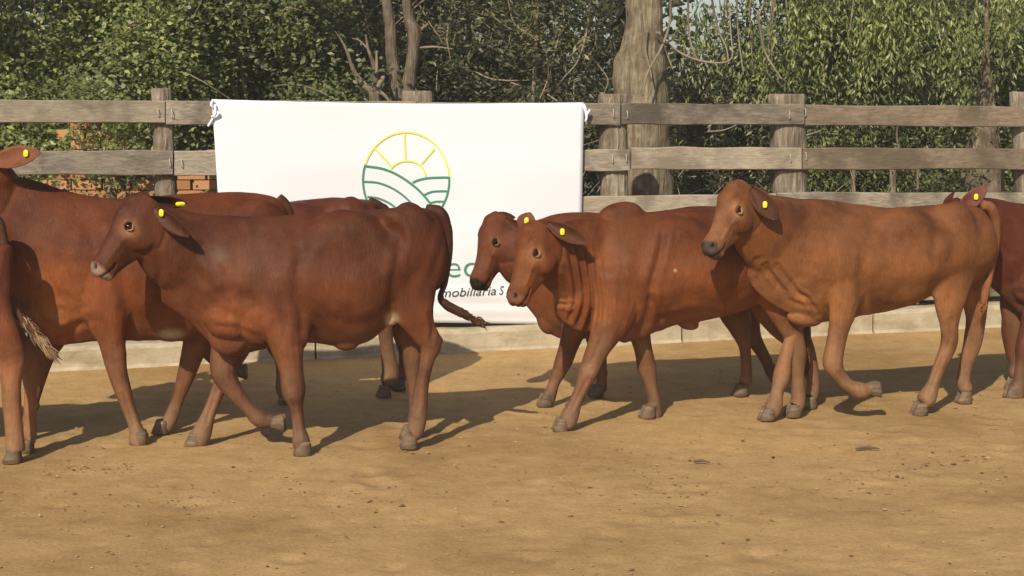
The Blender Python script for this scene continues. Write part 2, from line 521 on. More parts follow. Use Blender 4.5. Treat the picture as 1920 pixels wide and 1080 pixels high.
# ------------------------------------------------------------------ banner
def bplane(px, py, off=0.0): return fp(px, py, -.03 - off)
ban = empty("banner", tuple(bplane(745, 610) * [1, 1, 0] + np.array([0, 0, .3])))
tag(ban, "large white banner with round sun and field emblem tied to the fence", "banner")
def bwave(x, y):
    u = (x - 397) / 698.; v = (y - 186) / 422.
    w = .014 * math.sin(u * 9 + 1.5 * v) * (.3 + v) + .006 * math.sin(u * 26 - 3 * v) * v ** 2 + .007 * mnoise.noise(Vector((u * 3, v * 5, 1)))
    w += .014 * math.exp(-((v - .90 - .03 * math.sin(u * 7)) / .03) ** 2) + .012 * math.exp(-((v - .96 - .02 * math.sin(u * 5 + 1)) / .02) ** 2)
    return w
def bpt(x, y, off=0.0): return bplane(x, y, bwave(x, y) + off)
def banner_mesh():
    nx, ny = 90, 60; V = []; Fa = []
    for j in range(ny + 1):
        v = j / ny
        for i in range(nx + 1):
            u = i / nx
            xl = 397 + 20 * v + 3 * math.sin(v * 3); xr = 1095 - 8 * v
            yt = 186 + 6 * u + 5 * math.sin(u * math.pi); yb = 604 + 5 * u - 2 * math.sin(u * 3.1)
            V.append(bpt(xl + (xr - xl) * u, yt + (yb - yt) * v))
    for j in range(ny):
        for i in range(nx):
            a = j * (nx + 1) + i; Fa.append((a, a + nx + 1, a + nx + 2, a + 1))
    o = mesh_obj("sheet", V, Fa, m_cloth); adopt(o, ban)
    md = o.modifiers.new("thick", 'SOLIDIFY'); md.thickness = .003
banner_mesh()
def crop(x, y): return (380 + x / 2.25, 160 + y / 2.25)
def ribbon(mb, pts, w, smooth=True, close=False):
    P = np.array([crop(*p) for p in pts], float)
    if smooth and len(P) > 2: P = catmull(P, 10)
    else: P = catmull(P, 6) if len(P) > 1 else P
    V = []
    for i in range(len(P)):
        a = P[max(i - 1, 0)]; c = P[min(i + 1, len(P) - 1)]
        t_ = (c - a) / np.linalg.norm(c - a); nn = np.array([-t_[1], t_[0]]) * w * .82 / 2 / 2.25
        V.append(bpt(*(P[i] + nn), .0055)); V.append(bpt(*(P[i] - nn), .0055))
    Fa = [(2 * i, 2 * i + 1, 2 * i + 3, 2 * i + 2) for i in range(len(P) - 1)]
    mb.add(V, Fa)
CX, CY, CRX, CRY = 858, 400, 182, 202
def arc(a0, a1, n=24, rx=CRX, ry=CRY, cx=CX, cy=CY):
    return [(cx + rx * math.cos(math.radians(a0 + (a1 - a0) * i / n)), cy - ry * math.sin(math.radians(a0 + (a1 - a0) * i / n))) for i in range(n + 1)]
emb = empty("emblem", (0, 0, 0)); adopt(emb, ban)
y_ = MB()
ribbon(y_, arc(4, 161, 30), 9, False)
ribbon(y_, arc(2, 150, 16, 78, 66, 862, 385), 9, False)
for p in ([(851, 200), (856, 316)], [(722, 262), (800, 345)], [(978, 268), (922, 332)]):
    ribbon(y_, p, 9)
o = y_.build("sun_print", m_yel); o.parent = emb; o.location = -Vector(ban.location)
emb.location = (0, 0, 0)
g_ = MB()
ribbon(g_, arc(161, 364, 30), 10, False)
ribbon(g_, [(682, 340), (760, 352), (830, 382), (900, 432), (950, 485), (975, 525)], 11)
ribbon(g_, [(885, 410), (915, 398), (960, 390), (1040, 388)], 10)
ribbon(g_, [(680, 406), (740, 411), (800, 434), (850, 468), (895, 512)], 9)
ribbon(g_, [(695, 470), (740, 476), (790, 498), (820, 522)], 9)
ribbon(g_, [(935, 462), (970, 448), (1030, 446)], 9)
ribbon(g_, [(957, 497), (985, 490), (1018, 490)], 9)
o = g_.build("field_print", m_grn); o.parent = emb; o.location = -Vector(ban.location)
def text_part(name, s, px0, base0, px1, base1, xh_px, mat, shear=0.0, bold=0.0):
    """lay letters on the banner between two baseline pixels"""
    cu = bpy.data.curves.new(name, 'FONT'); cu.body = s; cu.size = 1; cu.shear = shear; cu.offset = bold; cu.resolution_u = 6
    to = bpy.data.objects.new("tmp", cu); COL.objects.link(to)
    bpy.context.view_layer.update()
    me = bpy.data.meshes.new_from_object(to.evaluated_get(bpy.context.evaluated_depsgraph_get()))
    COL.objects.unlink(to)
    co = np.array([v.co[:] for v in me.vertices]); w = co[:, 0].max() - co[:, 0].min(); x0 = co[:, 0].min()
    sx = (px1 - px0) / w; sy = xh_px / .52
    V = [bpt(px0 + (c_[0] - x0) * sx, base0 + (base1 - base0) * (c_[0] - x0) / w - c_[1] * sy, .006) for c_ in co]
    o = mesh_obj(name, V, [tuple(p.vertices) for p in me.polygons], mat, None, False)
    adopt(o, ban)
text_part("large_lettering", "ec", 837, 520, 893, 519, 31, m_grn, 0, -.012)
text_part("small_lettering", "mobiliaria", 826, 557, 930, 552.6, 12, m_gry, .25, 0)
text_part("small_lettering", "S", 936, 552.4, 945, 552, 12, m_gry, .25, 0)
# ties at the four corners
def tie(pts, r=.006):
    mb = MB()
    for q in pts:
        v_, f_ = tube([bplane(*p, .012 + .01 * (i % 2)) for i, p in enumerate(q)], [r, r * 1.2, r][:len(q)] if len(q) == 3 else [r] * len(q), 6)
        mb.add(v_, f_)
    o = mb.build("tie", m_cloth); adopt(o, ban)
tie([[(403, 196), (404, 212), (399, 222), (390, 237)], [(404, 208), (410, 213), (403, 220), (397, 218)], [(400, 188), (396, 196), (402, 204)]], .0085)
tie([[(1092, 196), (1100, 214), (1098, 228)], [(1098, 218), (1102, 212), (1106, 206)], [(1094, 196), (1098, 204), (1098, 214)]], .0085)
tie([[(417, 602), (406, 640), (398, 684)], [(398, 684), (392, 690), (388, 688)]], .007)
tie([[(1087, 606), (1096, 630), (1104, 655)], [(1096, 630), (1100, 650), (1097, 658)]], .007)

# ------------------------------------------------------------------ cattle
m_coat, t, b = newmat("coat")
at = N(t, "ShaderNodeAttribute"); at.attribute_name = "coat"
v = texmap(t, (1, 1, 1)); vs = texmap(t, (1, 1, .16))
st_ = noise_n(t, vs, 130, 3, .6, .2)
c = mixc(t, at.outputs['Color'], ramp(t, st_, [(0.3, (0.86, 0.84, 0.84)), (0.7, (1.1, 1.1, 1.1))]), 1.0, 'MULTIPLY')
c = mixc(t, c, ramp(t, noise_n(t, v, 4, 6, .65), [(0.32, (0.60, 0.54, 0.52)), (0.5, (1.0, 1.0, 1.0)), (0.68, (1.32, 1.30, 1.22))]), 1.0, 'MULTIPLY')
c = mixc(t, c, ramp(t, noise_n(t, v, 21, 4, .6), [(0.3, (0.90, 0.88, 0.86)), (0.7, (1.06, 1.06, 1.06))]), 1.0, 'MULTIPLY')
dm_ = ramp(t, noise_n(t, texmap(t, (1, 1, .7)), 2.6, 6, .7), [(0.50, (0, 0, 0)), (0.68, (1, 1, 1))])
sepz = N(t, "ShaderNodeSeparateXYZ"); t.links.new(texmap(t, (1, 1, 1)), sepz.inputs[0])
lowz = N(t, "ShaderNodeMapRange"); t.links.new(sepz.outputs[2], lowz.inputs[0]); lowz.inputs[1].default_value = 1.1; lowz.inputs[2].default_value = .2; lowz.inputs[3].default_value = .10; lowz.inputs[4].default_value = .5
c = mixc(t, c, (.20, .125, .065), mathn(t, 'MULTIPLY', dm_, lowz.outputs[0]))
t.links.new(c, b.inputs['Base Color'])
rg = N(t, "ShaderNodeMapRange"); t.links.new(noise_n(t, v, 7, 4, .6), rg.inputs[0]); rg.inputs[1].default_value = .3; rg.inputs[2].default_value = .7; rg.inputs[3].default_value = .38; rg.inputs[4].default_value = .68
t.links.new(rg.outputs[0], b.inputs['Roughness']); b.inputs['Specular IOR Level'].default_value = .15
b.inputs['Sheen Weight'].default_value = 0.0; b.inputs['Sheen Roughness'].default_value = .5
b.inputs['Sheen Tint'].default_value = (1, .75, .55, 1)
hb = mathn(t, 'ADD', st_, mathn(t, 'MULTIPLY', noise_n(t, texmap(t, (1, 1, .45)), 9, 3, .5), 2.6))
fine_ = noise_n(t, texmap(t, (1, 1, .3)), 420, 2, .5)
bump(t, b, mathn(t, 'ADD', hb, mathn(t, 'MULTIPLY', fine_, .5)), .5, .0065)
m_eye, t, b = newmat("eye"); b.inputs['Base Color'].default_value = (.008, .005, .004, 1); b.inputs['Roughness'].default_value = .12
m_hoof, t, b = newmat("hoof")
v = texmap(t, (1, 1, 4))
c = ramp(t, noise_n(t, v, 14, 4, .6), [(0.3, (0.07, 0.045, 0.028)), (0.6, (0.16, 0.105, 0.062)), (0.72, (0.25, 0.175, 0.10))])
t.links.new(c, b.inputs['Base Color']); b.inputs['Roughness'].default_value = .7
bump(t, b, noise_n(t, v, 40, 3, .6), .5, .004)

def loft_torso(rows, Pf, nrm, n=28, sub=5):
    R = catmull(rows, sub); rings = []
    for r in R:
        px, top, bot, hw, low, upp = r
        pt = Pf(px, top); pb = Pf(px, bot); cen = (pt + pb) / 2; hz = (pt[2] - pb[2]) / 2
        if hz < .004: continue
        ring = []
        for j in range(n):
            a = 2 * math.pi * j / n; cz = math.cos(a); sx = math.sin(a)
            vz = cz; lx = math.copysign(abs(sx) ** .93, sx)
            fac = 1 + (low - 1) * (min(1, -vz * 1.04) ** 2) if vz < 0 else 1 + (upp - 1) * vz ** 2
            ring.append(cen + [0, 0, vz * hz] + nrm * lx * hw * fac)
        rings.append(ring)
    return rings_mesh(rings)

def limb(pts, Pf, nrm, end=None, n=14, sub=6, latr=None):
    """pts rows: px,py,width_px,lateral offset(m),lat_ratio ; loft perpendicular to the path"""
    P = []
    for p in pts:
        px, py, w, lat, lr = p
        w *= .76 if w <= 38 else (.86 if w <= 48 else (.93 if w <= 60 else 1.0))
        c = Pf(px, py, lat); s = F_PX / c[1]
        P.append([*c, w / 2 / s, w / 2 / s * lr])
    if end is not None: P.append([*end, .034, .034])
    P = catmull(P, sub); rings = []
    for i in range(len(P)):
        a = P[max(i - 1, 0), :3]; c = P[min(i + 1, len(P) - 1), :3]
        t_ = (c - a) / (np.linalg.norm(c - a) + 1e-9)
        u = np.cross(t_, nrm); u /= np.linalg.norm(u) + 1e-9
        w = np.cross(u, t_)
        rings.append([P[i, :3] + math.cos(x) * u * P[i, 3] + math.sin(x) * w * P[i, 4] for x in [2 * math.pi * j / n for j in range(n)]])
    return rings_mesh(rings)

def ellipsoid(c, rx, ry, rz, ax, n=14):
    """ax: 3 orthonormal axes"""
    V = []; Fa = []
    for i in range(1, n):
        th = math.pi * i / n
        for j in range(n * 2):
            ph = math.pi * j / n
            V.append(c + ax[0] * rx * math.sin(th) * math.cos(ph) + ax[1] * ry * math.sin(th) * math.sin(ph) + ax[2] * rz * math.cos(th))
    m = n * 2
    for i in range(n - 2):
        for j in range(m):
            Fa.append((i * m + j, (i + 1) * m + j, (i + 1) * m + (j + 1) % m, i * m + (j + 1) % m))
    V.append(c + ax[2] * rz); V.append(c - ax[2] * rz); q = len(V)
    for j in range(m):
        Fa.append((q - 2, j, (j + 1) % m)); Fa.append((q - 1, (n - 2) * m + (j + 1) % m, (n - 2) * m + j))
    return V, Fa

HEAD = [  # u, top, bottom, half width, low factor
    (-.25, .22, -.20, .16, .8), (-.12, .27, -.32, .20, .75), (.0, .29, -.39, .225, .66), (.12, .29, -.43, .235, .56), (.25, .262, -.44, .235, .5),
    (.38, .215, -.41, .21, .5), (.50, .168, -.365, .18, .52), (.62, .128, -.32, .158, .58), (.74, .102, -.29, .148, .66),
    (.86, .098, -.27, .152, .76), (.94, .078, -.245, .15, .8), (1.0, .03, -.20, .128, .85), (1.04, -.02, -.13, .075, .9)]

def world_head(h, flipY=1):
    """axis start px, axis end px, depth at start, yaw(rad, + turns to the camera), roll"""
    A = atY(*h['a'], h['Y'])
    Lg = h.get('L', .44)
    # find end depth so that the projection hits px b with length Lg: iterate on depth
    lo, hi = h['Y'] - Lg, h['Y']
    Bp = None
    yaw = h['yaw']
    Yb = h['Y']
    for _ in range(30):
        Bp = atY(*h['b'], Yb); flatl = math.hypot(Bp[0] - A[0], Bp[2] - A[2])
        Yb = h['Y'] - math.tan(yaw) * flatl
    Bp = atY(*h['b'], Yb)
    a = Bp - A; L = np.linalg.norm(a); a /= L
    lat = np.array([math.sin(yaw), -math.cos(yaw), 0.0]); lat -= a * lat.dot(a); lat /= np.linalg.norm(lat)
    up = np.cross(a, lat)
    if up[2] < 0 and abs(up[2]) > .0: up = -up
    # up must point to the forehead: for a head facing left/down the forehead is on the left/up side
    if up.dot(np.array([-.5, 0, 1.0])) < 0: up = -up
    r = h.get('roll', 0)
    lat, up = lat * math.cos(r) + up * math.sin(r), up * math.cos(r) - lat * math.sin(r)
    return A, a, up, lat, L

def head_parts(h):
    A, a, up, lat, L = world_head(h)
    def Q(u, v, w): return A + a * u * L + up * v * L + lat * w * L
    R = catmull(HEAD, 4); rings = []; n = 26
    dp = h.get('deep', 1.0); wd = h.get('wide', 1.0)
    for r in R:
        u, tp, bt, hw, low = r
        tp *= dp; bt *= dp; hw *= wd
        cen = (tp + bt) / 2; hz = (tp - bt) / 2; ring = []
        for j in range(n):
            an = 2 * math.pi * j / n; cz = math.cos(an); sx = math.sin(an)
            vz = math.copysign(abs(cz) ** .85, cz); lx = math.copysign(abs(sx) ** .8, sx)
            fac = 1 + (low - 1) * min(1, -vz * 1.2) if vz < 0 else 1 - .22 * vz
            ring.append(Q(u, cen + vz * hz, lx * hw * fac))
        rings.append(ring)
    out = [rings_mesh(rings)]
    ax = (a, up, lat)
    for s in (1, -1):
        out.append(ellipsoid(Q(.26, .055 * dp, s * .185 * wd), .10 * L, .07 * L, .06 * L, ax, 8))       # orbit
        out.append(ellipsoid(Q(.24, -.18 * dp, s * .135 * wd), .20 * L, .20 * L, .085 * L, ax, 8))     # cheek
        out.append(ellipsoid(Q(.92, .0, s * .095), .065 * L, .06 * L, .055 * L, ax, 8))       # nostril wing
    out.append(ellipsoid(Q(-.06, .22 * dp, 0), .12 * L, .09 * L, .13 * L, ax, 8))     # poll
    out.append(ellipsoid(Q(.88, -.235 * dp, 0), .11 * L, .05 * L, .095 * L, ax, 8))     # lower lip
    out.append(ellipsoid(Q(.12, .21 * dp, 0), .18 * L, .09 * L, .17 * L, ax, 8))     # forehead
    return out, Q, (a, up, lat, L)

def sph(c, r, n=10):
    return ellipsoid(c, r, r, r, (np.array([1., 0, 0]), np.array([0, 1., 0]), np.array([0, 0, 1.])), n)

def ear_mesh(base, tip, width, facing, fold=.35, nseg=14):
    """leaf shaped cupped ear. base, tip 3D; facing = unit vec the cup opens to"""
    ax = tip - base; L = np.linalg.norm(ax); ax /= L
    f = facing - ax * facing.dot(ax); f /= np.linalg.norm(f); sd = np.cross(ax, f)
    prof = [(0, .35), (.12, .55), (.3, .88), (.5, 1.0), (.68, .92), (.83, .66), (.93, .38), (1.0, .06)]
    pr = catmull(prof, 3); rings = []
    m = 9
    for (u, w) in pr:
        w = max(w, .04) * width / 2; ring = []
        thick = .0055 * (1 if u < .9 else .6) + .012 * max(0, .25 - u)
        fo = fold * (1.5 - u)
        cup = [(q, fo * width * .55 * (q * q) - .01 * u * L / .15 * 0) for q in np.linspace(-1, 1, m)]
        c0 = base + ax * u * L - f * .10 * L * u * u
        for q, cc in cup: ring.append(c0 + sd * q * w + f * (cc * w / (width / 2) + thick / 2))
        for q, cc in reversed(cup): ring.append(c0 + sd * q * w + f * (cc * w / (width / 2) - thick / 2))
        rings.append(ring)
    return rings_mesh(rings), (lambda u, q: base + ax * u * L - f * .10 * L * u * u + sd * q * width / 2 + f * (.008 + fold * (1.5 - u) * width * .55 * q * q)), f, ax, sd

def hoof_mesh(c, toe, s=1.0):
    """cloven hoof: c = centre of the coronet, toe = unit vector (3D) along the sole towards the toe"""
    toe = toe / np.linalg.norm(toe); side = np.array([0, 1.0, 0]) - toe * toe[1]; side /= np.linalg.norm(side); up = np.cross(side, toe)
    V = []; Fa = []
    for sd in (-1, 1):
        rings = []
        for k, (z, back, front, w) in enumerate([(.018, -.028, .030, .021), (.0, -.030, .036, .0235), (-.022, -.033, .046, .0255), (-.046, -.034, .056, .027), (-.05, -.030, .052, .024)]):
            ring = []
            cx = (front + back) / 2; rx = (front - back) / 2
            for j in range(14):
                an = 2 * math.pi * j / 14
                x = cx + rx * math.cos(an); yy = w * .98 * math.sin(an) * (1 - .25 * max(0, math.cos(an)))
                if yy * sd < 0: yy *= .55
                ring.append(c + s * (toe * x + side * (sd * .0225 + yy) + up * z))
            rings.append(ring)
        v_, f_ = rings_mesh(rings)
        b0 = len(V); V += v_; Fa += [tuple(i + b0 for i in q) for q in f_]
    return V, Fa

def seg_dist(px, py, poly):
    d = np.full(px.shape, 1e9); 
    for (x0, y0), (x1, y1) in zip(poly[:-1], poly[1:]):
        dx, dy = x1 - x0, y1 - y0; L2 = dx * dx + dy * dy + 1e-9
        t_ = np.clip(((px - x0) * dx + (py - y0) * dy) / L2, 0, 1)
        d = np.minimum(d, np.hypot(px - x0 - t_ * dx, py - y0 - t_ * dy))
    return d

def relax(me, co, nrm, hq, ha, HL, iters):
    """melt the seams between muscle masses: strong on the trunk, weak on head and legs"""
    ne = len(me.edges); e = np.empty(ne * 2, np.int32); me.edges.foreach_get('vertices', e); e = e.reshape(-1, 2)
    nv = len(co); deg = np.bincount(e.ravel(), minlength=nv)[:, None].clip(1)
    u = (co - hq) @ ha / HL
    w = np.clip((co[:, 2] - .50) / .2, 0, 1) * np.clip((-u - .15) / .35, 0, 1) * .5
    hz_ = np.clip((u + .3) / .3, 0, 1) * np.clip((.62 - u) / .2, 0, 1)
    w = np.maximum(w, .16 * hz_ * (co[:, 2] > .5) * (np.linalg.norm(co - hq, axis=1) < .5))
    w = w[:, None]
    for _ in range(iters):
        s = np.column_stack([np.bincount(e[:, 0], co[e[:, 1], k], nv) + np.bincount(e[:, 1], co[e[:, 0], k], nv) for k in range(3)])
        co = co + (s / deg - co) * w
    w2 = np.clip(w, .0, .5)
    return co

def make_cow(sp):
    """sp: dict traced in photo pixels. 'tf'=(scale,dx) moves a tracing: px'=dx+s*px, py'=170+s*(py-170)"""
    s_, dx_ = sp.get('tf', (1.0, 0.0))
    def T(px, py): return (dx_ + s_ * px, 170 + s_ * (py - 170))
    Y0 = sp['Y'] ; k = sp['k']; x0 = sp['x0']
    nrm = np.array([k, -1, 0.0]) / math.sqrt(1 + k * k)         # towards camera
    kk = math.sqrt(1 + k * k)
    Z = s_  # metric scale stays; depth was chosen by caller
    def Pf(px, py, lat=0.0):
        q = T(px, py)
        return on_plane(q[0], q[1], Y0 - lat * kk, k, x0)
    parts = [loft_torso(sp['torso'], Pf, nrm)]
    for tt in sp.get('lofts', []): parts.append(loft_torso(tt, Pf, nrm))
    for lg in sp['legs']:
        hx, hy, lat, toe = lg['hoof'][:4]; c_ = Pf(hx, hy, lat)
        if lg.get('ground', True): c_[2] = .056
        tn = np.array(toe, float); tn /= np.linalg.norm(tn)
        lg['c'] = c_
        sd_ = np.array([0, 1.0, 0]) - tn * tn[1]; sd_ /= np.linalg.norm(sd_); upv = np.cross(sd_, tn)
        parts.append(limb(lg['pts'], Pf, nrm, c_ + upv * .012 - tn * .006))
        # fetlock and knee swellings
        q_ = lg['pts'][-2]; f_ = Pf(q_[0], q_[1], q_[3]); parts.append(sph(f_ - tn * .006, .033, 7))
    for (jx, jy, jl, jr) in sp.get('joints', []): parts.append(sph(Pf(jx, jy, jl), jr, 8))
    for bl in sp.get('blobs', []):   # px,py,lat, rx_px, rz_px, ry_m, tilt
        px, py, lat, rx, rz, ry, tilt = bl
        if lat > .04: ry *= .93; lat *= .93
        c_ = Pf(px, py, lat); sc = s_ * c_[1] / F_PX
        fw = np.array([1, k, 0]) / kk; z = np.array([0, 0, 1.]); ca, sa = math.cos(math.radians(tilt)), math.sin(math.radians(tilt))
        parts.append(ellipsoid(c_, rx * sc, ry, rz * sc, (fw * ca - z * sa, nrm, fw * sa + z * ca), 12))
    hd = dict(sp['head']); hd['a'] = T(*hd['a']); hd['b'] = T(*hd['b'])
    hp, Q, (ha, hu, hl, HL) = head_parts(hd); parts += hp
    # neck linking the torso with the skull
    if 'neck' in sp:
        P = []
        for (px, py, w, lat, lr) in sp['neck']:
            c_ = Pf(px, py, lat); sc = s_ * c_[1] / F_PX; P.append([*c_, w / 2 * sc, w / 2 * sc * lr])
        c_ = Q(.06, -.07, 0); P.append([*c_, .32 * HL, .21 * HL])
        P = catmull(P, 6); rings = []
        for i in range(len(P)):
            a_ = P[max(i - 1, 0), :3]; b_ = P[min(i + 1, len(P) - 1), :3]; t_ = (b_ - a_) / (np.linalg.norm(b_ - a_) + 1e-9)
            u = np.cross(t_, nrm); u /= np.linalg.norm(u) + 1e-9; w = np.cross(u, t_)
            rings.append([P[i, :3] + math.cos(x) * u * P[i, 3] + math.sin(x) * w * P[i, 4] for x in [2 * math.pi * j / 18 for j in range(18)]])
        parts.append(rings_mesh(rings))
    V = []; Fa = []
    for v_, f_ in parts:
        b0 = len(V); V += [tuple(map(float, q)) for q in v_]; Fa += [tuple(i + b0 for i in q) for q in f_]
    me = bpy.data.meshes.new("tmpbody"); me.from_pydata(V, [], Fa)
    import bmesh
    bm = bmesh.new(); bm.from_mesh(me); bmesh.ops.recalc_face_normals(bm, faces=bm.faces); bm.to_mesh(me); bm.free()
    o = bpy.data.objects.new("tmpbody", me); COL.objects.link(o)
    md = o.modifiers.new("r", 'REMESH'); md.mode = 'VOXEL'; md.voxel_size = sp.get('voxel', .0075); md.adaptivity = 0
    sm = o.modifiers.new("s", 'SMOOTH'); sm.factor = .5; sm.iterations = 4
    dg = bpy.context.evaluated_depsgraph_get()
    m2 = bpy.data.meshes.new_from_object(o.evaluated_get(dg))
    bpy.data.objects.remove(o); bpy.data.meshes.remove(me)
    nv = len(m2.vertices); co = np.empty(nv * 3, np.float32); m2.vertices.foreach_get('co', co); co = co.reshape(-1, 3).astype(float)
    co = relax(m2, co, nrm, Q(0, 0, 0), ha, HL, sp.get('relax', 45))
    m2.vertices.foreach_set('co', co.astype(np.float32).ravel()); m2.update()
    no = np.empty(nv * 3, np.float32); m2.vertex_normals.foreach_get('vector', no); no = no.reshape(-1, 3).astype(float)
    px, py = to_px(co); px = (px - dx_) / s_; py = 170 + (py - 170) / s_
    near = np.clip((no @ nrm + .05) / .35, 0, 1)
    latc = (co - np.array([0, Y0 - k * x0, 0])) @ nrm      # lateral coordinate, + near
    side = (latc > -.02).astype(float)
    disp = np.zeros(nv)
    for (rx, r0_, r1_) in sp.get('ribs', []):
        poly = [(rx, r0_), (rx + 7, (r0_ + r1_) / 2), (rx + 2, r1_)]
        dd = seg_dist(px, py, [tuple(q) for q in catmull(np.array(poly, float), 4)])
        disp -= .0011 * (.6 + .5 * math.sin(rx * 1.7)) * np.exp(-(dd / 7) ** 2) * near * side
    for poly, w, dpt in sp.get('creases', []):
        pp = catmull(np.array(poly, float), 6); dd = seg_dist(px, py, [tuple(q) for q in pp])
        # fade at the ends
        d0 = np.hypot(px - pp[0][0], py - pp[0][1]); d1 = np.hypot(px - pp[-1][0], py - pp[-1][1])
        tp = np.clip(np.minimum(d0, d1) / (2.5 * w), 0, 1) ** .7
        disp -= .72 * dpt * np.exp(-(dd / w) ** 2) * near * side * tp
        disp += dpt * .3 * np.exp(-((dd - 2.1 * w) / (w * 1.0)) ** 2) * near * side * tp
    # face details in head space
    rel = co - Q(0, 0, 0); hu_ = rel @ ha / HL; hv_ = rel @ hu / HL; hw_ = rel @ hl / HL
    inh = (hu_ > -.15) & (hu_ < 1.2) & (abs(hw_) < .35) & (hv_ > -.5) & (hv_ < .4)
    def hg(u, v, ru, rv): return np.exp(-((hu_ - u) / ru) ** 2 - ((hv_ - v) / rv) ** 2) * inh
    sidew = (abs(hw_) > .04)
    disp += .007 * hg(.24, .115, .11, .03) * sidew          # brow
    disp -= .010 * hg(.27, .045, .06, .040) * sidew         # eye socket
    disp -= .012 * np.exp(-(seg_dist(hu_, hv_, [(.93, .035), (.965, .0)]) / .020) ** 2) * inh * (abs(hw_) > .035)   # nostril
    ml = [(1.05, -.135), (.97, -.155), (.88, -.175), (.80, -.185), (.75, -.17)]
    dm = seg_dist(hu_, hv_, ml); disp -= .0085 * np.exp(-(dm / .018) ** 2) * inh
    disp -= .006 * np.exp(-(seg_dist(hu_, hv_, [(.40, -.38), (.50, -.22), (.50, -.06)]) / .035) ** 2) * inh * sidew   # cheek front edge
    disp += .004 * np.exp(-(seg_dist(hu_, hv_, [(.42, -.03), (.72, -.06)]) / .03) ** 2) * inh * sidew      # facial crest
    disp -= .006 * np.exp(-(seg_dist(hu_, hv_, [(-.10, -.32), (.04, -.40), (.2, -.455)]) / .03) ** 2) * inh * sidew  # behind the jaw
    # gentle muscle relief and fold noise
    seed = sp.get('seed', 1)
    for i in range(nv):
        p = co[i]
        disp[i] += .0035 * mnoise.noise(Vector((p[0] * 6 + seed, p[1] * 6, p[2] * 5))) + .0016 * mnoise.noise(Vector((p[0] * 15 + seed, p[1] * 15, p[2] * 9)))
    co2 = co + no * disp[:, None]
    # colours
    base = np.array(sp['color']); C = np.tile(base, (nv, 1))
    def mixto(col, f): 
        nonlocal C
        f = np.clip(f, 0, 1)[:, None]; C = C * (1 - f) + np.array(col) * f
    z = co[:, 2]
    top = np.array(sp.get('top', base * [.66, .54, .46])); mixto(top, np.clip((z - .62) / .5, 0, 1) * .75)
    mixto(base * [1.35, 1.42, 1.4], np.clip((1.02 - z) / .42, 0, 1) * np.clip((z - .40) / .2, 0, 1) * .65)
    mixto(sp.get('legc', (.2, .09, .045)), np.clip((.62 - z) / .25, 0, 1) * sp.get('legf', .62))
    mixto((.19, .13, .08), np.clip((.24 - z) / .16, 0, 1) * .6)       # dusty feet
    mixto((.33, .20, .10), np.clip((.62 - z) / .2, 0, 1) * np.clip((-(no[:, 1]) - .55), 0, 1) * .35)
    for (a_, b_, r_, cc, f) in sp.get('patches', []):
        mixto(cc, np.exp(-(((px - a_) / r_[0]) ** 2 + ((py - b_) / r_[1]) ** 2) ** 1.5) * f * side)
    ringc = sp.get('ring', (.30, .15, .075))
    dE = np.hypot((hu_ - .28), (hv_ - .01) * 1.0); 
    mixto(ringc, np.exp(-(dE / .11) ** 2) * inh * sidew * .8)
    mixto((.02, .012, .008), np.exp(-(np.hypot((hu_ - .27) / 1.35, hv_ - .04) / .036) ** 4) * inh * sidew)
    if 'face' in sp: mixto(sp['face'], np.clip((hu_ - .35) / .3, 0, 1) * inh * .5)
    mz = sp.get('muzzle', (.16, .09, .07))
    mixto(mz, np.clip((hu_ - .885 - .25 * np.maximum(0, hv_ - .02)) / .05, 0, 1) * inh * (abs(hw_) < .2))
    mixto((.012, .008, .007), np.exp(-(seg_dist(hu_, hv_, [(.93, .035), (.965, .0)]) / .022) ** 2) * inh * (abs(hw_) > .035) * 1.4)
    mixto(base * .25, np.exp(-(dm / .012) ** 2) * inh * .8)
    # hair variation
    # ---- assemble final mesh: remeshed body + tail, ears, eyes, hooves joined in
    m2.vertices.foreach_set('co', co2.astype(np.float32).ravel())
    nf = len(m2.polygons)
    extra = MB(); cols = []
    def addx(vf, mi, col):
        extra.add(vf[0], vf[1], mi); cols.extend([col] * len(vf[0]))
    for s2 in (1, -1):
        e = Q(.27, .04 * hd.get('deep', 1), s2 * (.215 * hd.get('wide', 1)))
        addx(sph(e - hl * s2 * .006, .0185), 1, (0.01, .01, .01))
        # lids
        for sg, r_ in ((1, .0065), (-1, .005)):
            pts = [e + ha * HL * q * .055 + hu * sg * (.013 + .006 * (1 - abs(q))) * (1 if abs(q) < .9 else .3) + hl * s2 * (.0105 - .006 * abs(q)) for q in (-1, -.5, 0, .5, 1)]
            addx(tube(pts, [r_ * .6, r_, r_ * 1.1, r_, r_ * .6], 6), 0, tuple(base * .5) if sg > 0 else tuple(np.array(ringc) * .8))
    tags = []
    for e in sp['ears']:
        # base in head space, tip given by px and depth offset
        bs = Q(*e['at']); tipq = T(*e['tip']); tip = atY(tipq[0], tipq[1], bs[1] + e['dY'])
        (v_, f_), fn, ff, axx, sdd = ear_mesh(bs, tip, e.get('w', .095), np.array(e['face'], float) / np.linalg.norm(e['face']), e.get('fold', .35))
        addx((v_, f_), 0, tuple(np.array(e.get('col', base * .75))))
        for tg in e.get('tags', []): tags.append((fn(tg[0], tg[1]), ff, axx, tg))
    for lg in sp['legs']:
        if 'hoof' in lg:
            hx, hy, lat, toe = lg['hoof'][:4]
            c_ = Pf(hx, hy, lat)
            c_ = lg['c']
            addx(hoof_mesh(c_, np.array(toe, float), lg.get('hs', 1.02)), 2, (.2, .15, .1))
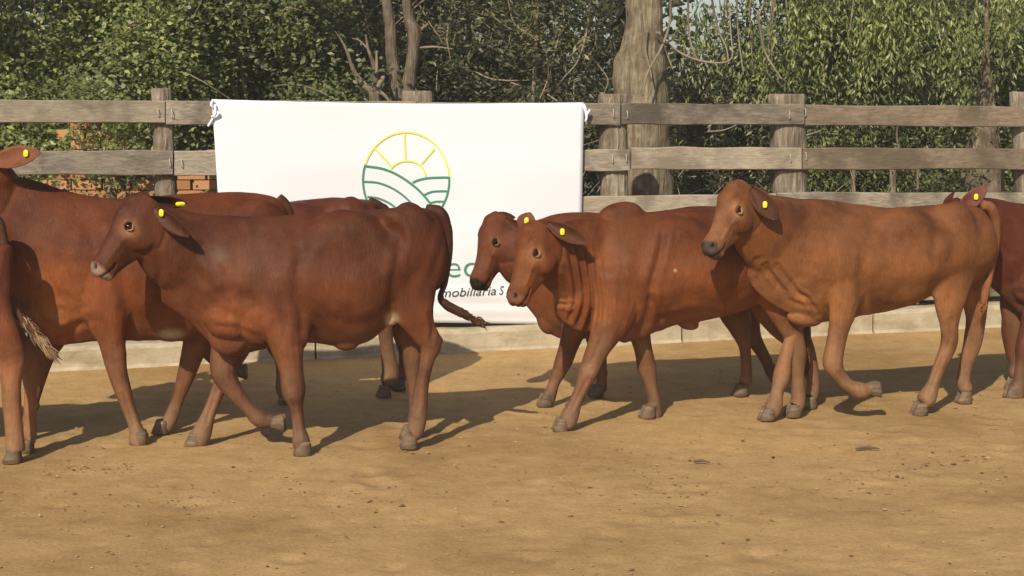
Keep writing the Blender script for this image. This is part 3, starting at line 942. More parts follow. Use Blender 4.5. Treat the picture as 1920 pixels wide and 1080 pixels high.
    if 'tail' in sp:
        P = []; rr_ = []
        for (a_, b_, w, lat) in sp['tail']:
            c_ = Pf(a_, b_, lat); P.append(c_); rr_.append(w / 2 * s_ * c_[1] / F_PX)
        v_, f_ = tube(P, rr_, 10, .15, seed, 5); addx((v_, f_), 0, tuple(np.array(sp.get('tailc', base * .55))))
        # wisps of the switch
        e1 = P[-1]; e0 = P[-2]; dr = (e1 - e0); dr /= np.linalg.norm(dr); ln = sp.get('switch', .1)
        r = np.random.default_rng(seed)
        for _ in range(sp.get('wisps', 34)):
            f0 = r.uniform(-sp.get('wispback', .8), .05); st0 = e1 + dr * f0 * np.linalg.norm(e1 - e0) + r.normal(0, .006, 3)
            j_ = r.normal(0, .14, 3); en = st0 + (dr + j_) * ln * r.uniform(.6, 1.25)
            mid = (st0 + en) / 2 + r.normal(0, .006, 3)
            v_, f_ = tube([st0, mid, en], [.0045, .004, .0012], 5, 0, 0, 3); addx((v_, f_), 0, tuple(np.array(sp.get('wispc', sp.get('tailc', base * .55))) * r.uniform(.7, 1.5)))
    # combine
    vb = co2; fb = np.empty(len(m2.loops), np.int32); m2.loops.foreach_get('vertex_index', fb)
    ls = np.empty(nf, np.int32); m2.polygons.foreach_get('loop_start', ls); lt = np.empty(nf, np.int32); m2.polygons.foreach_get('loop_total', lt)
    ev = np.array(extra.v); el = []; es = []; cur = len(fb)
    for q in extra.f: es.append(cur); el.extend([i + nv for i in q]); cur += len(q)
    me = bpy.data.meshes.new("calf")
    allv = np.vstack([vb, ev]); me.vertices.add(len(allv)); 
    root = Pf(*sp['foot']); root = np.array([root[0], root[1], 0.0])
    me.vertices.foreach_set('co', (allv - root).astype(np.float32).ravel())
    me.loops.add(cur); me.loops.foreach_set('vertex_index', np.concatenate([fb, np.array(el, np.int32)]))
    me.polygons.add(nf + len(es)); me.polygons.foreach_set('loop_start', np.concatenate([ls, np.array(es, np.int32)]))
    me.polygons.foreach_set('material_index', np.concatenate([np.zeros(nf, np.int32), np.array(extra.m, np.int32)]))
    me.polygons.foreach_set('use_smooth', [True] * (nf + len(es)))
    for m in (m_coat, m_eye, m_hoof): me.materials.append(m)
    me.update(calc_edges=True); me.validate()
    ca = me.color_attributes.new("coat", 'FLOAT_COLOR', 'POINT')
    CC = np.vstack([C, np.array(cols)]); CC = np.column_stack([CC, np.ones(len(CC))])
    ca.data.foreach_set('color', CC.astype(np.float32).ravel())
    bpy.data.meshes.remove(m2)
    o = bpy.data.objects.new(sp.get('name', "calf"), me); COL.objects.link(o); o.location = root
    tag(o, sp['label'], sp.get('cat', "cattle"), "reddish brown cattle trotting along the fence")
    for p_, f_, axx, tg in tags:
        kind = tg[2] if len(tg) > 2 else 'button'
        cam_d = np.array([0, 0, CAM_H]) - p_; cam_d /= np.linalg.norm(cam_d)
        nn = f_ if f_.dot(cam_d) > 0 else -f_
        nn = nn * .6 + cam_d * .4; nn /= np.linalg.norm(nn)
        u = np.cross(nn, [0, 0, 1.]); u /= np.linalg.norm(u); w = np.cross(u, nn)
        a_, b_ = ((.012, .018) if kind == 'button' else (.026, .014)) if len(tg) < 4 else tg[3]
        rings = []
        for dz, q in ((-.003, .8), (.004, 1.0), (.010, 1.0), (.0125, .85)):
            rings.append([p_ + nn * dz + u * a_ * q * math.copysign(abs(math.cos(x)) ** .7, math.cos(x)) + w * b_ * q * math.copysign(abs(math.sin(x)) ** .7, math.sin(x)) for x in [2 * math.pi * j / 16 for j in range(16)]])
        mb = MB(); mb.add(*rings_mesh(rings)); mb.add(*ellipsoid(p_ + nn * .0125, .005, .005, .0035, (u, w, nn), 6))
        to = mb.build("ear_tag", m_tag); to.parent = o; to.location = -Vector(root)
    return o

TOE = (-1, -.15, 0)
# ---------------- B: dark red-brown calf in the left centre
B_torso = [(300, 385, 568, .07, .7, .8), (330, 388, 588, .10, .6, .8), (360, 395, 612, .125, .5, .75), (395, 401, 646, .155, .42, .7), (430, 403, 668, .18, .40, .6),
           (470, 404, 660, .20, .48, .55), (520, 403, 648, .215, .55, .5), (580, 399, 643, .235, .6, .5), (640, 396, 650, .25, .62, .5), (690, 392, 640, .245, .62, .5),
           (735, 389, 600, .22, .7, .6), (770, 388, 560, .20, .8, .6), (800, 389, 548, .185, .85, .6), (820, 398, 545, .155, .85, .7), (831, 420, 530, .11, .9, .8), (837, 450, 505, .04, 1, 1)]
B = dict(voxel=.0065, joints=[(823, 638, .11, .026), (547, 733, .15, .031), (422, 688, -.09, .033)],
    name="calf", label="dark red-brown calf in the foreground left of centre, its tail swinging out over the banner", foot=(600, 850),
    Y=7.95, k=.22, x0=-1.0, seed=2, color=(.104, .0335, .0135), legc=(.125, .062, .040), ring=(.42, .21, .11), muzzle=(.27, .18, .14),
    torso=B_torso,
    neck=[(430, 500, 190, 0, .55), (370, 485, 160, .01, .55), (325, 470, 140, .03, .6)],
    head=dict(a=(266, 402), b=(173, 506), Y=7.70, yaw=math.radians(20), roll=.05),
    blobs=[(500, 545, .11, 60, 105, .10, 12), (430, 590, .08, 48, 50, .09, 0), (545, 600, .15, 40, 70, .07, 0), (775, 465, .11, 50, 90, .10, -8), (745, 415, .12, 34, 22, .07, 20), (430, 630, .03, 40, 38, .07, 0),
           (650, 640, .02, 26, 18, .05, 0), (732, 598, .07, 17, 14, .05, 0), (648, 500, .10, 110, 110, .15, 0)],
    legs=[
        dict(pts=[(520, 520, 120, .13, .55), (530, 590, 92, .15, .6), (536, 640, 70, .155, .75), (545, 690, 52, .15, .85), (551, 735, 50, .15, .9), (556, 765, 34, .15, .9), (560, 800, 32, .15, .95), (564, 825, 40, .15, .95), (567, 845, 38, .15, 1)], hoof=(571, 857, .15, TOE)),
        dict(pts=[(470, 560, 120, -.1, .5), (440, 620, 84, -.1, .6), (425, 665, 62, -.1, .8), (420, 700, 54, -.09, .9), (440, 735, 42, -.09, .9), (466, 765, 38, -.09, .95), (488, 784, 42, -.09, .9), (508, 788, 38, -.09, 1)], hoof=(516, 790, -.09, (.05, -.1, -1)), ground=False),
        dict(pts=[(768, 450, 126, .09, .45), (770, 520, 112, .11, .5), (776, 580, 84, .12, .55), (792, 618, 60, .12, .6), (807, 646, 50, .11, .6), (800, 680, 38, .11, .75), (789, 735, 38, .11, .8), (784, 782, 40, .11, .9), (778, 810, 40, .11, 1)], hoof=(770, 828, .11, TOE)),
        dict(pts=[(762, 480, 120, -.09, .5), (762, 560, 90, -.1, .5), (762, 610, 60, -.1, .6), (775, 645, 54, -.1, .6), (774, 685, 40, -.1, .8), (778, 735, 36, -.1, .9), (780, 770, 36, -.1, .9), (776, 795, 36, -.1, 1)], hoof=(768, 806, -.1, TOE))],
    tail=[(800, 392, 18, .02), (824, 399, 24, .05), (838, 428, 21, .06), (841, 475, 16, .06), (835, 525, 12, .06), (826, 556, 12, .05), (836, 571, 18, .05), (860, 584, 18, .05), (882, 595, 12, .05), (894, 602, 6, .05)],
    switch=.055, wisps=120, wispback=3.0, tailc=(.055, .02, .012),
    ears=[dict(at=(-.16, -.06, .20), tip=(350, 444), dY=-.09, w=.08, face=(-.6, -1, .1), fold=.45, col=(.065, .022, .012), tags=[(.22, -.2)]),
          dict(at=(-.18, .16, -.18), tip=(352, 386), dY=.10, w=.07, face=(-.8, -.6, .1), fold=.4, tags=[(.85, 0, 'flat', (.024, .011))])],
    creases=[([(549, 752), (556, 790), (561, 820)], 3.2, .007), ([(797, 662), (788, 715), (782, 775)], 3.2, .007), ([(806, 590), (812, 615), (808, 640)], 4, .008), ([(424, 700), (450, 735), (478, 768)], 3.5, .006), ([(742, 415), (752, 450), (742, 500), (735, 560), (728, 592)], 8, .010), ([(740, 452), (716, 500)], 10, .006),
             ([(812, 520), (826, 470), (834, 430)], 7, .008), ([(562, 470), (556, 540), (566, 600), (560, 640)], 9, .010), ([(400, 560), (440, 545), (495, 590)], 9, .007),
             ([(395, 610), (450, 618), (492, 640)], 6, .009), ([(350, 500), (400, 540), (420, 590)], 9, .007), ([(290, 470), (300, 510), (285, 545)], 7, .008), ([(640, 420), (680, 445), (700, 500)], 14, .005),
             ([(770, 640), (782, 700), (783, 760)], 5, .005), ([(470, 440), (500, 500), (470, 560)], 14, .008), ([(556, 420), (568, 470), (560, 520)], 12, .008), ([(600, 590), (660, 610), (720, 590)], 9, .006), ([(700, 402), (730, 420), (745, 450)], 10, .008), ([(770, 410), (800, 440), (806, 490)], 12, .006), ([(380, 470), (410, 510), (425, 560)], 10, .008)],
    ribs=[(x_, 430, 590) for x_ in range(580, 720, 19)],
    patches=[(410, 480, (16, 18), (.13, .085, .06), .6), (735, 600, (13, 13), (.42, .33, .22), .95), (455, 590, (60, 30), (.25, .08, .03), .7), (545, 640, (40, 60), (.2, .07, .033), .5)])
make_cow(B)

# ---------------- A: large brown calf at the left edge, head cropped by the photo
A_torso = [(-40, 330, 520, .09, .6, .8), (0, 325, 560, .12, .5, .7), (40, 330, 605, .16, .42, .65), (85, 340, 645, .18, .40, .6), (130, 355, 645, .20, .45, .55), (180, 366, 640, .21, .5, .5),
           (240, 370, 640, .23, .58, .5), (300, 366, 638, .25, .6, .5), (360, 361, 640, .25, .62, .5), (410, 358, 625, .24, .62, .5), (450, 358, 600, .22, .65, .5), (490, 361, 560, .2, .8, .55), (522, 370, 545, .165, .85, .6), (540, 392, 530, .10, .9, .8), (547, 430, 500, .03, 1, 1)]
A = dict(joints=[(227, 722, .15, .032), (358, 655, -.1, .028)],
    name="calf", label="large red-brown calf at the left edge, its raised head cut off by the frame", foot=(200, 850),
    Y=8.25, k=.22, x0=-1.6, seed=5, color=(.138, .041, .014), legc=(.19, .088, .048), ring=(.3, .16, .08), muzzle=(.1, .06, .05),
    torso=A_torso,
    neck=[(60, 470, 200, 0, .5), (0, 420, 170, 0, .5), (-45, 370, 150, .02, .55)],
    head=dict(a=(-15, 330), b=(-128, 425), Y=8.0, yaw=math.radians(10), roll=.0),
    blobs=[(200, 510, .12, 60, 108, .10, 12), (100, 580, .06, 60, 52, .10, 0), (205, 590, .15, 42, 60, .08, 0), (490, 460, .12, 62, 90, .1, -8), (322, 625, .02, 34, 16, .05, 0), (320, 500, .1, 100, 110, .15, 0), (60, 560, .0, 50, 55, .1, 0)],
    legs=[
        dict(pts=[(200, 510, 120, .14, .5), (205, 580, 92, .15, .6), (209, 630, 60, .15, .75), (219, 690, 46, .15, .85), (230, 730, 40, .15, .9), (243, 770, 34, .15, .95), (254, 800, 34, .15, .95), (260, 822, 44, .15, .95), (262, 835, 42, .15, 1)], hoof=(265, 845, .15, TOE)),
        dict(pts=[(110, 560, 110, -.1, .5), (95, 620, 76, -.1, .6), (78, 670, 52, -.1, .8), (66, 720, 40, -.1, .9), (60, 760, 30, -.1, .9), (54, 790, 38, -.1, 1)], hoof=(50, 802, -.1, TOE)),
        dict(pts=[(480, 440, 140, .09, .45), (470, 530, 120, .11, .5), (458, 590, 88, .14, .55), (440, 650, 62, .18, .6), (426, 690, 46, .2, .75), (408, 735, 36, .22, .85), (392, 775, 36, .24, .9), (380, 808, 44, .25, 1), (373, 828, 42, .25, 1)], hoof=(367, 838, .25, TOE)),
        dict(pts=[(470, 470, 130, -.1, .5), (430, 550, 100, -.1, .5), (385, 605, 72, -.1, .55), (366, 650, 52, -.1, .7), (350, 700, 42, -.1, .75), (335, 745, 34, -.1, .8), (322, 780, 38, -.1, .9), (312, 800, 38, -.1, 1)], hoof=(304, 808, -.1, TOE))],
    tail=[(520, 372, 24, .0), (540, 395, 22, 0), (547, 440, 18, 0), (547, 520, 14, 0), (545, 600, 20, 0), (545, 650, 16, 0)], switch=.1,
    ears=[dict(at=(-.14, .1, .20), tip=(70, 284), dY=-.08, w=.11, face=(-.3, -1, .3), fold=.3, col=(.17, .06, .03), tags=[(.74, -.12)]),
          dict(at=(.0, .13, -.2), tip=(-10, 270), dY=.15, w=.09, face=(-.6, -.8, .1))],
    creases=[([(232, 738), (244, 775), (254, 805)], 3.2, .007), ([(420, 700), (400, 750), (386, 795)], 3.2, .006), ([(230, 470), (232, 550), (242, 610), (236, 640)], 10, .011), ([(60, 590), (110, 620), (165, 600)], 7, .009), ([(20, 520), (50, 570), (110, 590)], 9, .007), ([(120, 500), (160, 560), (170, 620)], 12, .006), ([(65, 560), (80, 600), (120, 625)], 6, .008), ([(35, 360), (60, 460), (40, 540)], 16, .008), ([(150, 400), (180, 470), (170, 540)], 14, .008), ([(250, 400), (262, 450), (250, 500)], 12, .008), ([(75, 480), (100, 540), (150, 575)], 10, .008)],
    patches=[(322, 626, (24, 9), (.5, .42, .32), .9), (80, 560, (100, 70), (.30, .10, .035), .8), (110, 600, (60, 40), (.36, .14, .05), .6)])  # pale sheath, then two orange chest patches painting in the low sun
make_cow(A)

# ---------------- E: humped bull calf right of centre
E_torso = [(1040, 440, 585, .07, .6, .8), (1060, 428, 606, .11, .42, .8), (1085, 420, 620, .15, .36, .7), (1110, 411, 622, .175, .36, .6), (1135, 396, 630, .20, .4, .45), (1160, 388, 640, .215, .45, .42), (1185, 390, 640, .225, .48, .42),
           (1215, 397, 630, .235, .5, .48), (1260, 396, 612, .245, .55, .5), (1310, 392, 603, .25, .58, .5), (1360, 390, 593, .245, .6, .5), (1400, 390, 580, .23, .62, .55), (1440, 393, 562, .2, .75, .6), (1475, 402, 560, .165, .8, .7), (1500, 425, 545, .1, .9, .8), (1510, 470, 520, .03, 1, 1)]
E = dict(joints=[(1102, 693, .15, .032), (1212, 688, -.09, .028)],
    name="calf", cat="cattle", label="reddish humped young bull with a folded dewlap, striding before the banner's right edge", foot=(1250, 800),
    Y=8.62, k=.25, x0=.7, seed=9, color=(.150, .049, .0165), legc=(.155, .078, .048), ring=(.40, .19, .09), muzzle=(.22, .10, .06),
    torso=E_torso,
    neck=[(1150, 500, 190, .0, .5), (1095, 490, 170, .03, .5), (1055, 480, 145, .06, .6)],
    head=dict(a=(1006, 452), b=(957, 562), Y=8.32, yaw=math.radians(28), roll=.05),
    lofts=[],
    blobs=[(1163, 402, 0, 46, 24, .08, -8), (1155, 520, .095, 56, 88, .10, 15), (1290, 608, .0, 22, 12, .04, 10), (1270, 500, .1, 100, 95, .15, 0), (1460, 460, .1, 55, 80, .1, 0)],
    legs=[
        dict(pts=[(1160, 520, 110, .13, .5), (1152, 580, 88, .14, .6), (1136, 625, 64, .15, .65), (1120, 656, 50, .15, .8), (1106, 692, 46, .15, .9), (1092, 726, 38, .15, .9), (1079, 755, 36, .15, .95), (1069, 778, 42, .15, .95), (1062, 794, 40, .15, 1)], hoof=(1054, 805, .15, TOE)),
        dict(pts=[(1190, 560, 100, -.08, .5), (1196, 610, 58, -.09, .6), (1205, 650, 42, -.09, .8), (1213, 690, 42, -.09, .85), (1221, 725, 32, -.09, .9), (1226, 755, 32, -.09, .95), (1224, 775, 40, -.09, 1), (1220, 786, 38, -.09, 1)], hoof=(1216, 793, -.06, TOE)),
        dict(pts=[(1460, 450, 130, .09, .45), (1462, 530, 110, .1, .5), (1474, 585, 72, .1, .55), (1488, 630, 48, .1, .65), (1494, 665, 44, .1, .75), (1495, 705, 36, .1, .85), (1497, 740, 38, .1, .9), (1494, 762, 38, .1, 1)], hoof=(1489, 774, .1, TOE)),
        dict(pts=[(1440, 470, 120, -.1, .5), (1445, 550, 100, -.1, .5), (1465, 600, 70, -.1, .55), (1500, 640, 52, -.1, .6), (1520, 680, 36, -.1, .8), (1525, 715, 34, -.1, .9), (1522, 740, 34, -.1, 1)], hoof=(1518, 754, -.1, TOE))],
    tail=[(1480, 395, 24, 0), (1506, 420, 22, 0), (1512, 480, 16, 0), (1512, 560, 16, 0), (1510, 640, 22, 0), (1510, 680, 16, 0)], switch=.1,
    ears=[dict(at=(-.24, .05, .20), tip=(1099, 456), dY=-.06, w=.085, face=(-.4, -1, .25), fold=.42, col=(.085, .03, .014), tags=[(.40, .1)]),
          dict(at=(-.08, .18, -.14), tip=(993, 398), dY=.0, w=.10, face=(-.3, -1, .15), fold=.35, col=(.12, .045, .025), tags=[(.55, 0), ])],
    voxel=.0062, relax=55,
    creases=[([(1100, 712), (1086, 740), (1072, 768)], 3.0, .007), ([(1130, 620), (1120, 650), (1108, 680)], 4, .006), ([(1217, 705), (1223, 740), (1224, 765)], 2.8, .006), ([(1246, 425), (1236, 480), (1222, 530), (1214, 590), (1185, 640)], 7, .017), ([(1068, 470), (1078, 520), (1080, 560), (1068, 600)], 4.2, .017), ([(1084, 468), (1094, 520), (1096, 565), (1084, 608)], 4.2, .018), ([(1100, 470), (1108, 530), (1110, 580), (1100, 618)], 4.2, .016),
             ([(1054, 520), (1064, 545), (1070, 575)], 3.5, .012), ([(1116, 490), (1122, 540), (1126, 590), (1118, 628)], 4.5, .013), ([(1008, 566), (1045, 570), (1072, 572)], 3.5, .009), ([(1132, 440), (1136, 520), (1130, 585)], 10, .008),
             ([(1225, 602), (1280, 590), (1340, 588)], 7, .008), ([(1222, 560), (1236, 600), (1215, 640)], 5, .010), ([(1120, 424), (1136, 410), (1150, 424)], 8, .007), ([(1040, 592), (1052, 606), (1070, 612)], 3.5, .008), ([(1180, 440), (1200, 480), (1196, 540)], 12, .007), ([(1150, 600), (1165, 620), (1150, 660)], 7, .006)],
    ribs=[(x_, 430, 570) for x_ in range(1265, 1400, 17)],
    patches=[(1266, 507, (3.2, 3.2), (.42, .32, .22), .7), (1105, 694, (12, 10), (.35, .22, .15), .4), (1050, 560, (40, 16), (.38, .17, .07), .5)])
make_cow(E)

# ---------------- D: calf behind E, black muzzle
D_torso = [(975, 430, 560, .07, .6, .8), (1000, 415, 590, .12, .45, .7), (1030, 402, 625, .16, .4, .6), (1070, 396, 640, .19, .42, .5), (1110, 396, 632, .21, .5, .5), (1160, 398, 618, .23, .55, .5),
           (1220, 396, 605, .24, .6, .5), (1280, 388, 590, .24, .6, .5), (1320, 385, 570, .22, .65, .5), (1370, 388, 560, .2, .8, .55), (1405, 398, 550, .165, .85, .7), (1425, 425, 540, .1, .9, .8), (1432, 460, 500, .03, 1, 1)]
D = dict(
    name="calf", label="reddish calf with a black muzzle, its head just left of the humped bull's face", foot=(1150, 760),
    Y=9.3, k=.27, x0=.8, seed=14, color=(.132, .042, .016), legc=(.17, .07, .035), ring=(.26, .12, .06), muzzle=(.012, .010, .010),
    torso=D_torso,
    neck=[(1060, 500, 180, .0, .5), (1010, 480, 150, .03, .5), (980, 470, 130, .05, .6)],
    head=dict(a=(934, 432), b=(886, 534), Y=9.05, yaw=math.radians(22), roll=.05, deep=.95, wide=1.04),
    blobs=[(1090, 520, .12, 55, 95, .1, 15), (1385, 450, .1, 50, 70, .1, 0), (1030, 590, 0, 26, 38, .05, 0)],
    legs=[
        dict(pts=[(1090, 560, 90, .1, .5), (1078, 610, 60, .1, .6), (1066, 650, 46, .1, .8), (1056, 680, 40, .1, .9), (1040, 715, 30, .1, .9), (1032, 738, 34, .1, 1), (1028, 750, 34, .1, 1)], hoof=(1024, 760, .1, TOE)),
        dict(pts=[(1110, 560, 90, -.1, .5), (1116, 620, 52, -.1, .6), (1122, 660, 40, -.1, .8), (1128, 700, 28, -.1, .9), (1126, 728, 32, -.1, 1)], hoof=(1120, 738, -.1, TOE)),
        dict(pts=[(1385, 450, 120, .09, .45), (1380, 520, 108, .1, .5), (1375, 570, 74, .1, .55), (1388, 615, 50, .1, .65), (1396, 650, 34, .1, .75), (1399, 690, 30, .1, .85), (1397, 715, 34, .1, 1)], hoof=(1390, 735, .1, TOE)),
        dict(pts=[(1390, 460, 120, -.1, .5), (1388, 540, 96, -.1, .5), (1398, 590, 62, -.1, .55), (1410, 628, 44, -.1, .65), (1425, 655, 34, -.1, .8), (1438, 680, 30, -.1, .9), (1446, 696, 32, -.1, 1)], hoof=(1452, 706, -.1, (-.6, -.1, -.9)), ground=False)],
    tail=[(1405, 392, 20, 0), (1428, 415, 18, 0), (1434, 470, 14, 0), (1434, 560, 14, 0)], switch=.1,
    ears=[dict(at=(-.16, .04, .20), tip=(1008, 455), dY=-.03, w=.085, face=(-.4, -1, .25), fold=.4),
          dict(at=(-.16, .16, -.16), tip=(968, 404), dY=.08, w=.06, face=(-.8, -.6, .1), fold=.4, tags=[])],
    creases=[([(980, 500), (990, 540), (1000, 580)], 6, .007)])
make_cow(D)

# ---------------- F: tan-brown heifer at the right
F_torso = [(1400, 385, 520, .08, .5, .8), (1425, 366, 552, .12, .42, .75), (1455, 368, 574, .15, .34, .7), (1490, 371, 592, .175, .3, .6), (1520, 371, 606, .195, .34, .52), (1545, 372, 604, .205, .4, .48), (1580, 378, 600, .215, .5, .45), (1620, 384, 592, .225, .55, .48),
           (1665, 388, 584, .24, .58, .5), (1710, 386, 572, .24, .6, .5), (1745, 384, 555, .22, .7, .5), (1785, 382, 545, .2, .8, .55), (1815, 383, 535, .175, .8, .6), (1836, 391, 522, .145, .75, .7), (1851, 415, 505, .10, .8, .8), (1859, 450, 490, .03, 1, 1)]
Fc = dict(voxel=.0065, joints=[(1557, 682, .15, .033), (1788, 636, .11, .023), (1470, 678, -.08, .030)],
    name="calf", label="lighter tan-brown calf at the right holding its head high, one foreleg lifted and bent", foot=(1650, 800),
    Y=8.62, k=.36, x0=1.5, seed=21, color=(.188, .075, .026), legc=(.23, .125, .070), ring=(.45, .24, .12), muzzle=(.095, .068, .058), face=(.34, .16, .075), top=(.135, .048, .017),
    torso=F_torso,
    neck=[(1530, 470, 190, .0, .5), (1470, 450, 165, .02, .5), (1432, 430, 145, .05, .6)],
    head=dict(a=(1385, 376), b=(1323, 466), Y=8.38, yaw=math.radians(32), roll=.05, wide=.95),
    blobs=[(1590, 490, .10, 50, 88, .09, 12), (1795, 450, .105, 44, 76, .1, -6), (1508, 596, -.01, 38, 17, .05, 10), (1775, 402, .08, 34, 20, .06, 20), (1690, 480, .1, 90, 95, .14, 0)],
    legs=[
        dict(pts=[(1588, 500, 105, .12, .5), (1584, 555, 76, .14, .6), (1575, 605, 50, .15, .75), (1567, 645, 44, .15, .85), (1562, 682, 46, .15, .95), (1577, 708, 38, .15, .9), (1594, 724, 36, .15, .95), (1612, 732, 40, .15, .95), (1626, 730, 38, .15, 1)], hoof=(1632, 728, .15, (.15, -.1, -1)), ground=False),
        dict(pts=[(1530, 540, 84, -.08, .5), (1503, 585, 50, -.08, .6), (1484, 635, 38, -.08, .75), (1472, 675, 38, -.08, .9), (1466, 705, 40, -.08, .95), (1458, 735, 33, -.06, .95), (1452, 760, 40, -.05, .95), (1447, 775, 38, -.05, 1)], hoof=(1440, 786, -.05, TOE)),
        dict(pts=[(1795, 450, 120, .09, .45), (1786, 520, 92, .11, .5), (1780, 570, 66, .12, .55), (1780, 610, 46, .12, .6), (1779, 645, 42, .11, .65), (1762, 688, 34, .11, .8), (1750, 720, 36, .11, .85), (1740, 742, 42, .11, .95), (1733, 752, 40, .11, 1)], hoof=(1726, 762, .11, TOE)),
        dict(pts=[(1815, 470, 90, -.1, .5), (1826, 540, 74, -.1, .5), (1830, 590, 50, -.1, .55), (1824, 640, 46, -.1, .65), (1812, 680, 38, -.1, .8), (1806, 712, 36, -.1, .85), (1810, 728, 36, -.1, 1)], hoof=(1809, 741, -.1, TOE))],
    tail=[(1842, 384, 18, .03), (1858, 392, 22, .03), (1867, 420, 19, .03), (1866, 460, 16, .04), (1857, 510, 14, .04), (1848, 545, 16, .04), (1844, 570, 12, .04)], tailc=(.21, .085, .034), switch=.07,
    ears=[dict(at=(-.16, .06, .205), tip=(1458, 412), dY=-.06, w=.105, face=(-.3, -1, .25), fold=.45, col=(.075, .03, .016), tags=[(.52, 0)]),
          dict(at=(-.16, .14, -.16), tip=(1436, 362), dY=.12, w=.06, face=(-.6, -.8, .1), fold=.4)],
    creases=[([(1766, 672), (1753, 708), (1742, 736)], 3.0, .007), ([(1783, 600), (1782, 630), (1774, 655)], 3.6, .006), ([(1474, 690), (1465, 720), (1456, 745)], 3.0, .006), ([(1572, 700), (1588, 716), (1604, 726)], 3.0, .006), ([(1700, 430), (1720, 480)], 3, .0), ([(1778, 425), (1790, 455), (1776, 500), (1748, 540)], 10, .009), ([(1760, 430), (1752, 470), (1760, 500)], 9, .005), ([(1619, 480), (1616, 530), (1612, 585)], 8, .009),
             ([(1458, 500), (1480, 530), (1496, 550), (1514, 560), (1532, 588)], 4.5, .015), ([(1436, 498), (1456, 528), (1476, 548)], 4.5, .010), ([(1622, 420), (1626, 470), (1618, 520)], 12, .004), ([(1700, 400), (1740, 420), (1756, 450)], 12, .004), ([(1466, 548), (1490, 568), (1530, 575)], 4, .004), ([(1350, 490), (1370, 480), (1392, 484)], 3.5, .009), ([(1372, 498), (1388, 500), (1392, 478)], 3.5, .006), ([(1410, 510), (1415, 490), (1428, 484)], 4, .007),
             ([(1450, 460), (1480, 510), (1500, 560)], 10, .006), ([(1500, 460), (1530, 510), (1540, 560)], 12, .006), ([(1838, 480), (1842, 440), (1850, 410)], 7, .007), ([(1560, 430), (1560, 500), (1540, 560)], 14, .004), ([(1790, 520), (1770, 580), (1755, 620)], 10, .004)],
    ribs=[(x_, 420, 560) for x_ in range(1640, 1745, 17)],
    patches=[(1840, 600, (24, 34), (.55, .34, .18), .0), (1470, 545, (60, 40), (.38, .18, .08), .5), (1623, 575, (8, 30), (.42, .2, .1), .6)])
make_cow(Fc)

# ---------------- C: behind B, only the back and hind legs are seen
import copy
def moved(sp, s, dx, **kw):
    q = copy.deepcopy(sp); q['tf'] = (s, dx)
    for k_, v_ in kw.items(): q[k_] = v_
    return q
C = moved(B, .845, 10, name="calf", label="red-brown calf mostly hidden, its back showing between banner and foreground calf", Y=9.25, k=.25, x0=-1.4, seed=33, color=(.135, .04, .02), patches=[])
C['head'] = dict(a=(300, 470), b=(215, 570), Y=9.0, yaw=math.radians(5)); C['ears'] = [dict(at=(.02, .05, .21), tip=(372, 500), dY=-.03, w=.09, face=(-.5, -1, .1)), dict(at=(.0, .13, -.16), tip=(352, 440), dY=.15, w=.07, face=(-.8, -.6, .1))]
C['neck'] = [(430, 520, 180, 0, .55), (370, 510, 150, .0, .55), (330, 500, 130, .0, .6)]
C['torso'] = [list(r) for r in B_torso]
for r in C['torso']:
    if r[0] > 600: r[1] += (r[0] - 600) * -.02
    r[1] = r[1] + 24
    if 620 < r[0] < 760: r[1] -= 6
for lg, dxx in zip(C['legs'], (0, 150, 35, -20)): pass
C['legs'][2] = dict(pts=[(785, 450, 150, .09, .45), (795, 520, 128, .11, .5), (805, 580, 96, .12, .55), (826, 620, 66, .12, .6), (840, 655, 50, .11, .6), (842, 690, 40, .11, .75), (846, 735, 36, .11, .8), (854, 790, 40, .11, .9), (850, 815, 40, .11, 1)], hoof=(843, 833, .11, TOE))
C['legs'][3] = dict(pts=[(775, 480, 130, -.09, .5), (795, 560, 96, -.1, .5), (822, 610, 66, -.1, .6), (862, 650, 52, -.1, .6), (872, 690, 40, -.1, .8), (886, 740, 36, -.1, .9), (888, 770, 36, -.1, .9), (884, 795, 36, -.1, 1)], hoof=(876, 810, -.1, TOE))
C['legs'][0]['pts'] = [(x + 55, y, *r) for (x, y, *r) in C['legs'][0]['pts']]; C['legs'][0]['hoof'] = (626, 857, .15, TOE)
C['blobs'] = [(a_, b_ + 24, *r_) for (a_, b_, *r_) in C['blobs']]
C['tail'] = [(806, 416, 22, .02), (830, 428, 24, .02), (846, 445, 20, .02), (848, 520, 16, .02), (848, 600, 22, .03), (846, 660, 16, .03)]
C['voxel'] = .009
make_cow(C)

# ---------------- rump entering at the far left edge
H = moved(B, 1.05, -878, name="calf", label="calf cut by the far left edge, only tail and sunlit tan hind legs showing", Y=7.62, k=.2, x0=-3.0, seed=41, color=(.14, .045, .02), legc=(.38, .17, .08), patches=[])  # leg colour lightened to paint in the sun on these legs
H['legs'][2] = dict(pts=[(790, 450, 150, .09, .45), (800, 520, 128, .11, .5), (815, 570, 100, .12, .55), (838, 610, 78, .12, .6), (854, 650, 62, .11, .6), (856, 690, 46, .11, .75), (858, 735, 42, .11, .8), (862, 785, 42, .11, .9), (864, 812, 44, .11, 1)], hoof=(862, 830, .11, TOE))
H['legs'][3] = dict(pts=[(785, 480, 130, -.09, .5), (800, 560, 96, -.1, .5), (850, 610, 66, -.1, .6), (884, 650, 50, -.1, .6), (890, 690, 36, -.1, .8), (890, 740, 34, -.1, .9), (890, 770, 34, -.1, .9), (888, 792, 36, -.1, 1)], hoof=(884, 806, -.1, TOE))
H['tail'] = [(800, 394, 22, .02), (828, 402, 22, .04), (842, 440, 18, .05), (846, 500, 14, .06), (855, 545, 14, .07), (874, 576, 16, .08), (894, 598, 14, .08), (910, 616, 10, .08), (920, 628, 5, .08)]
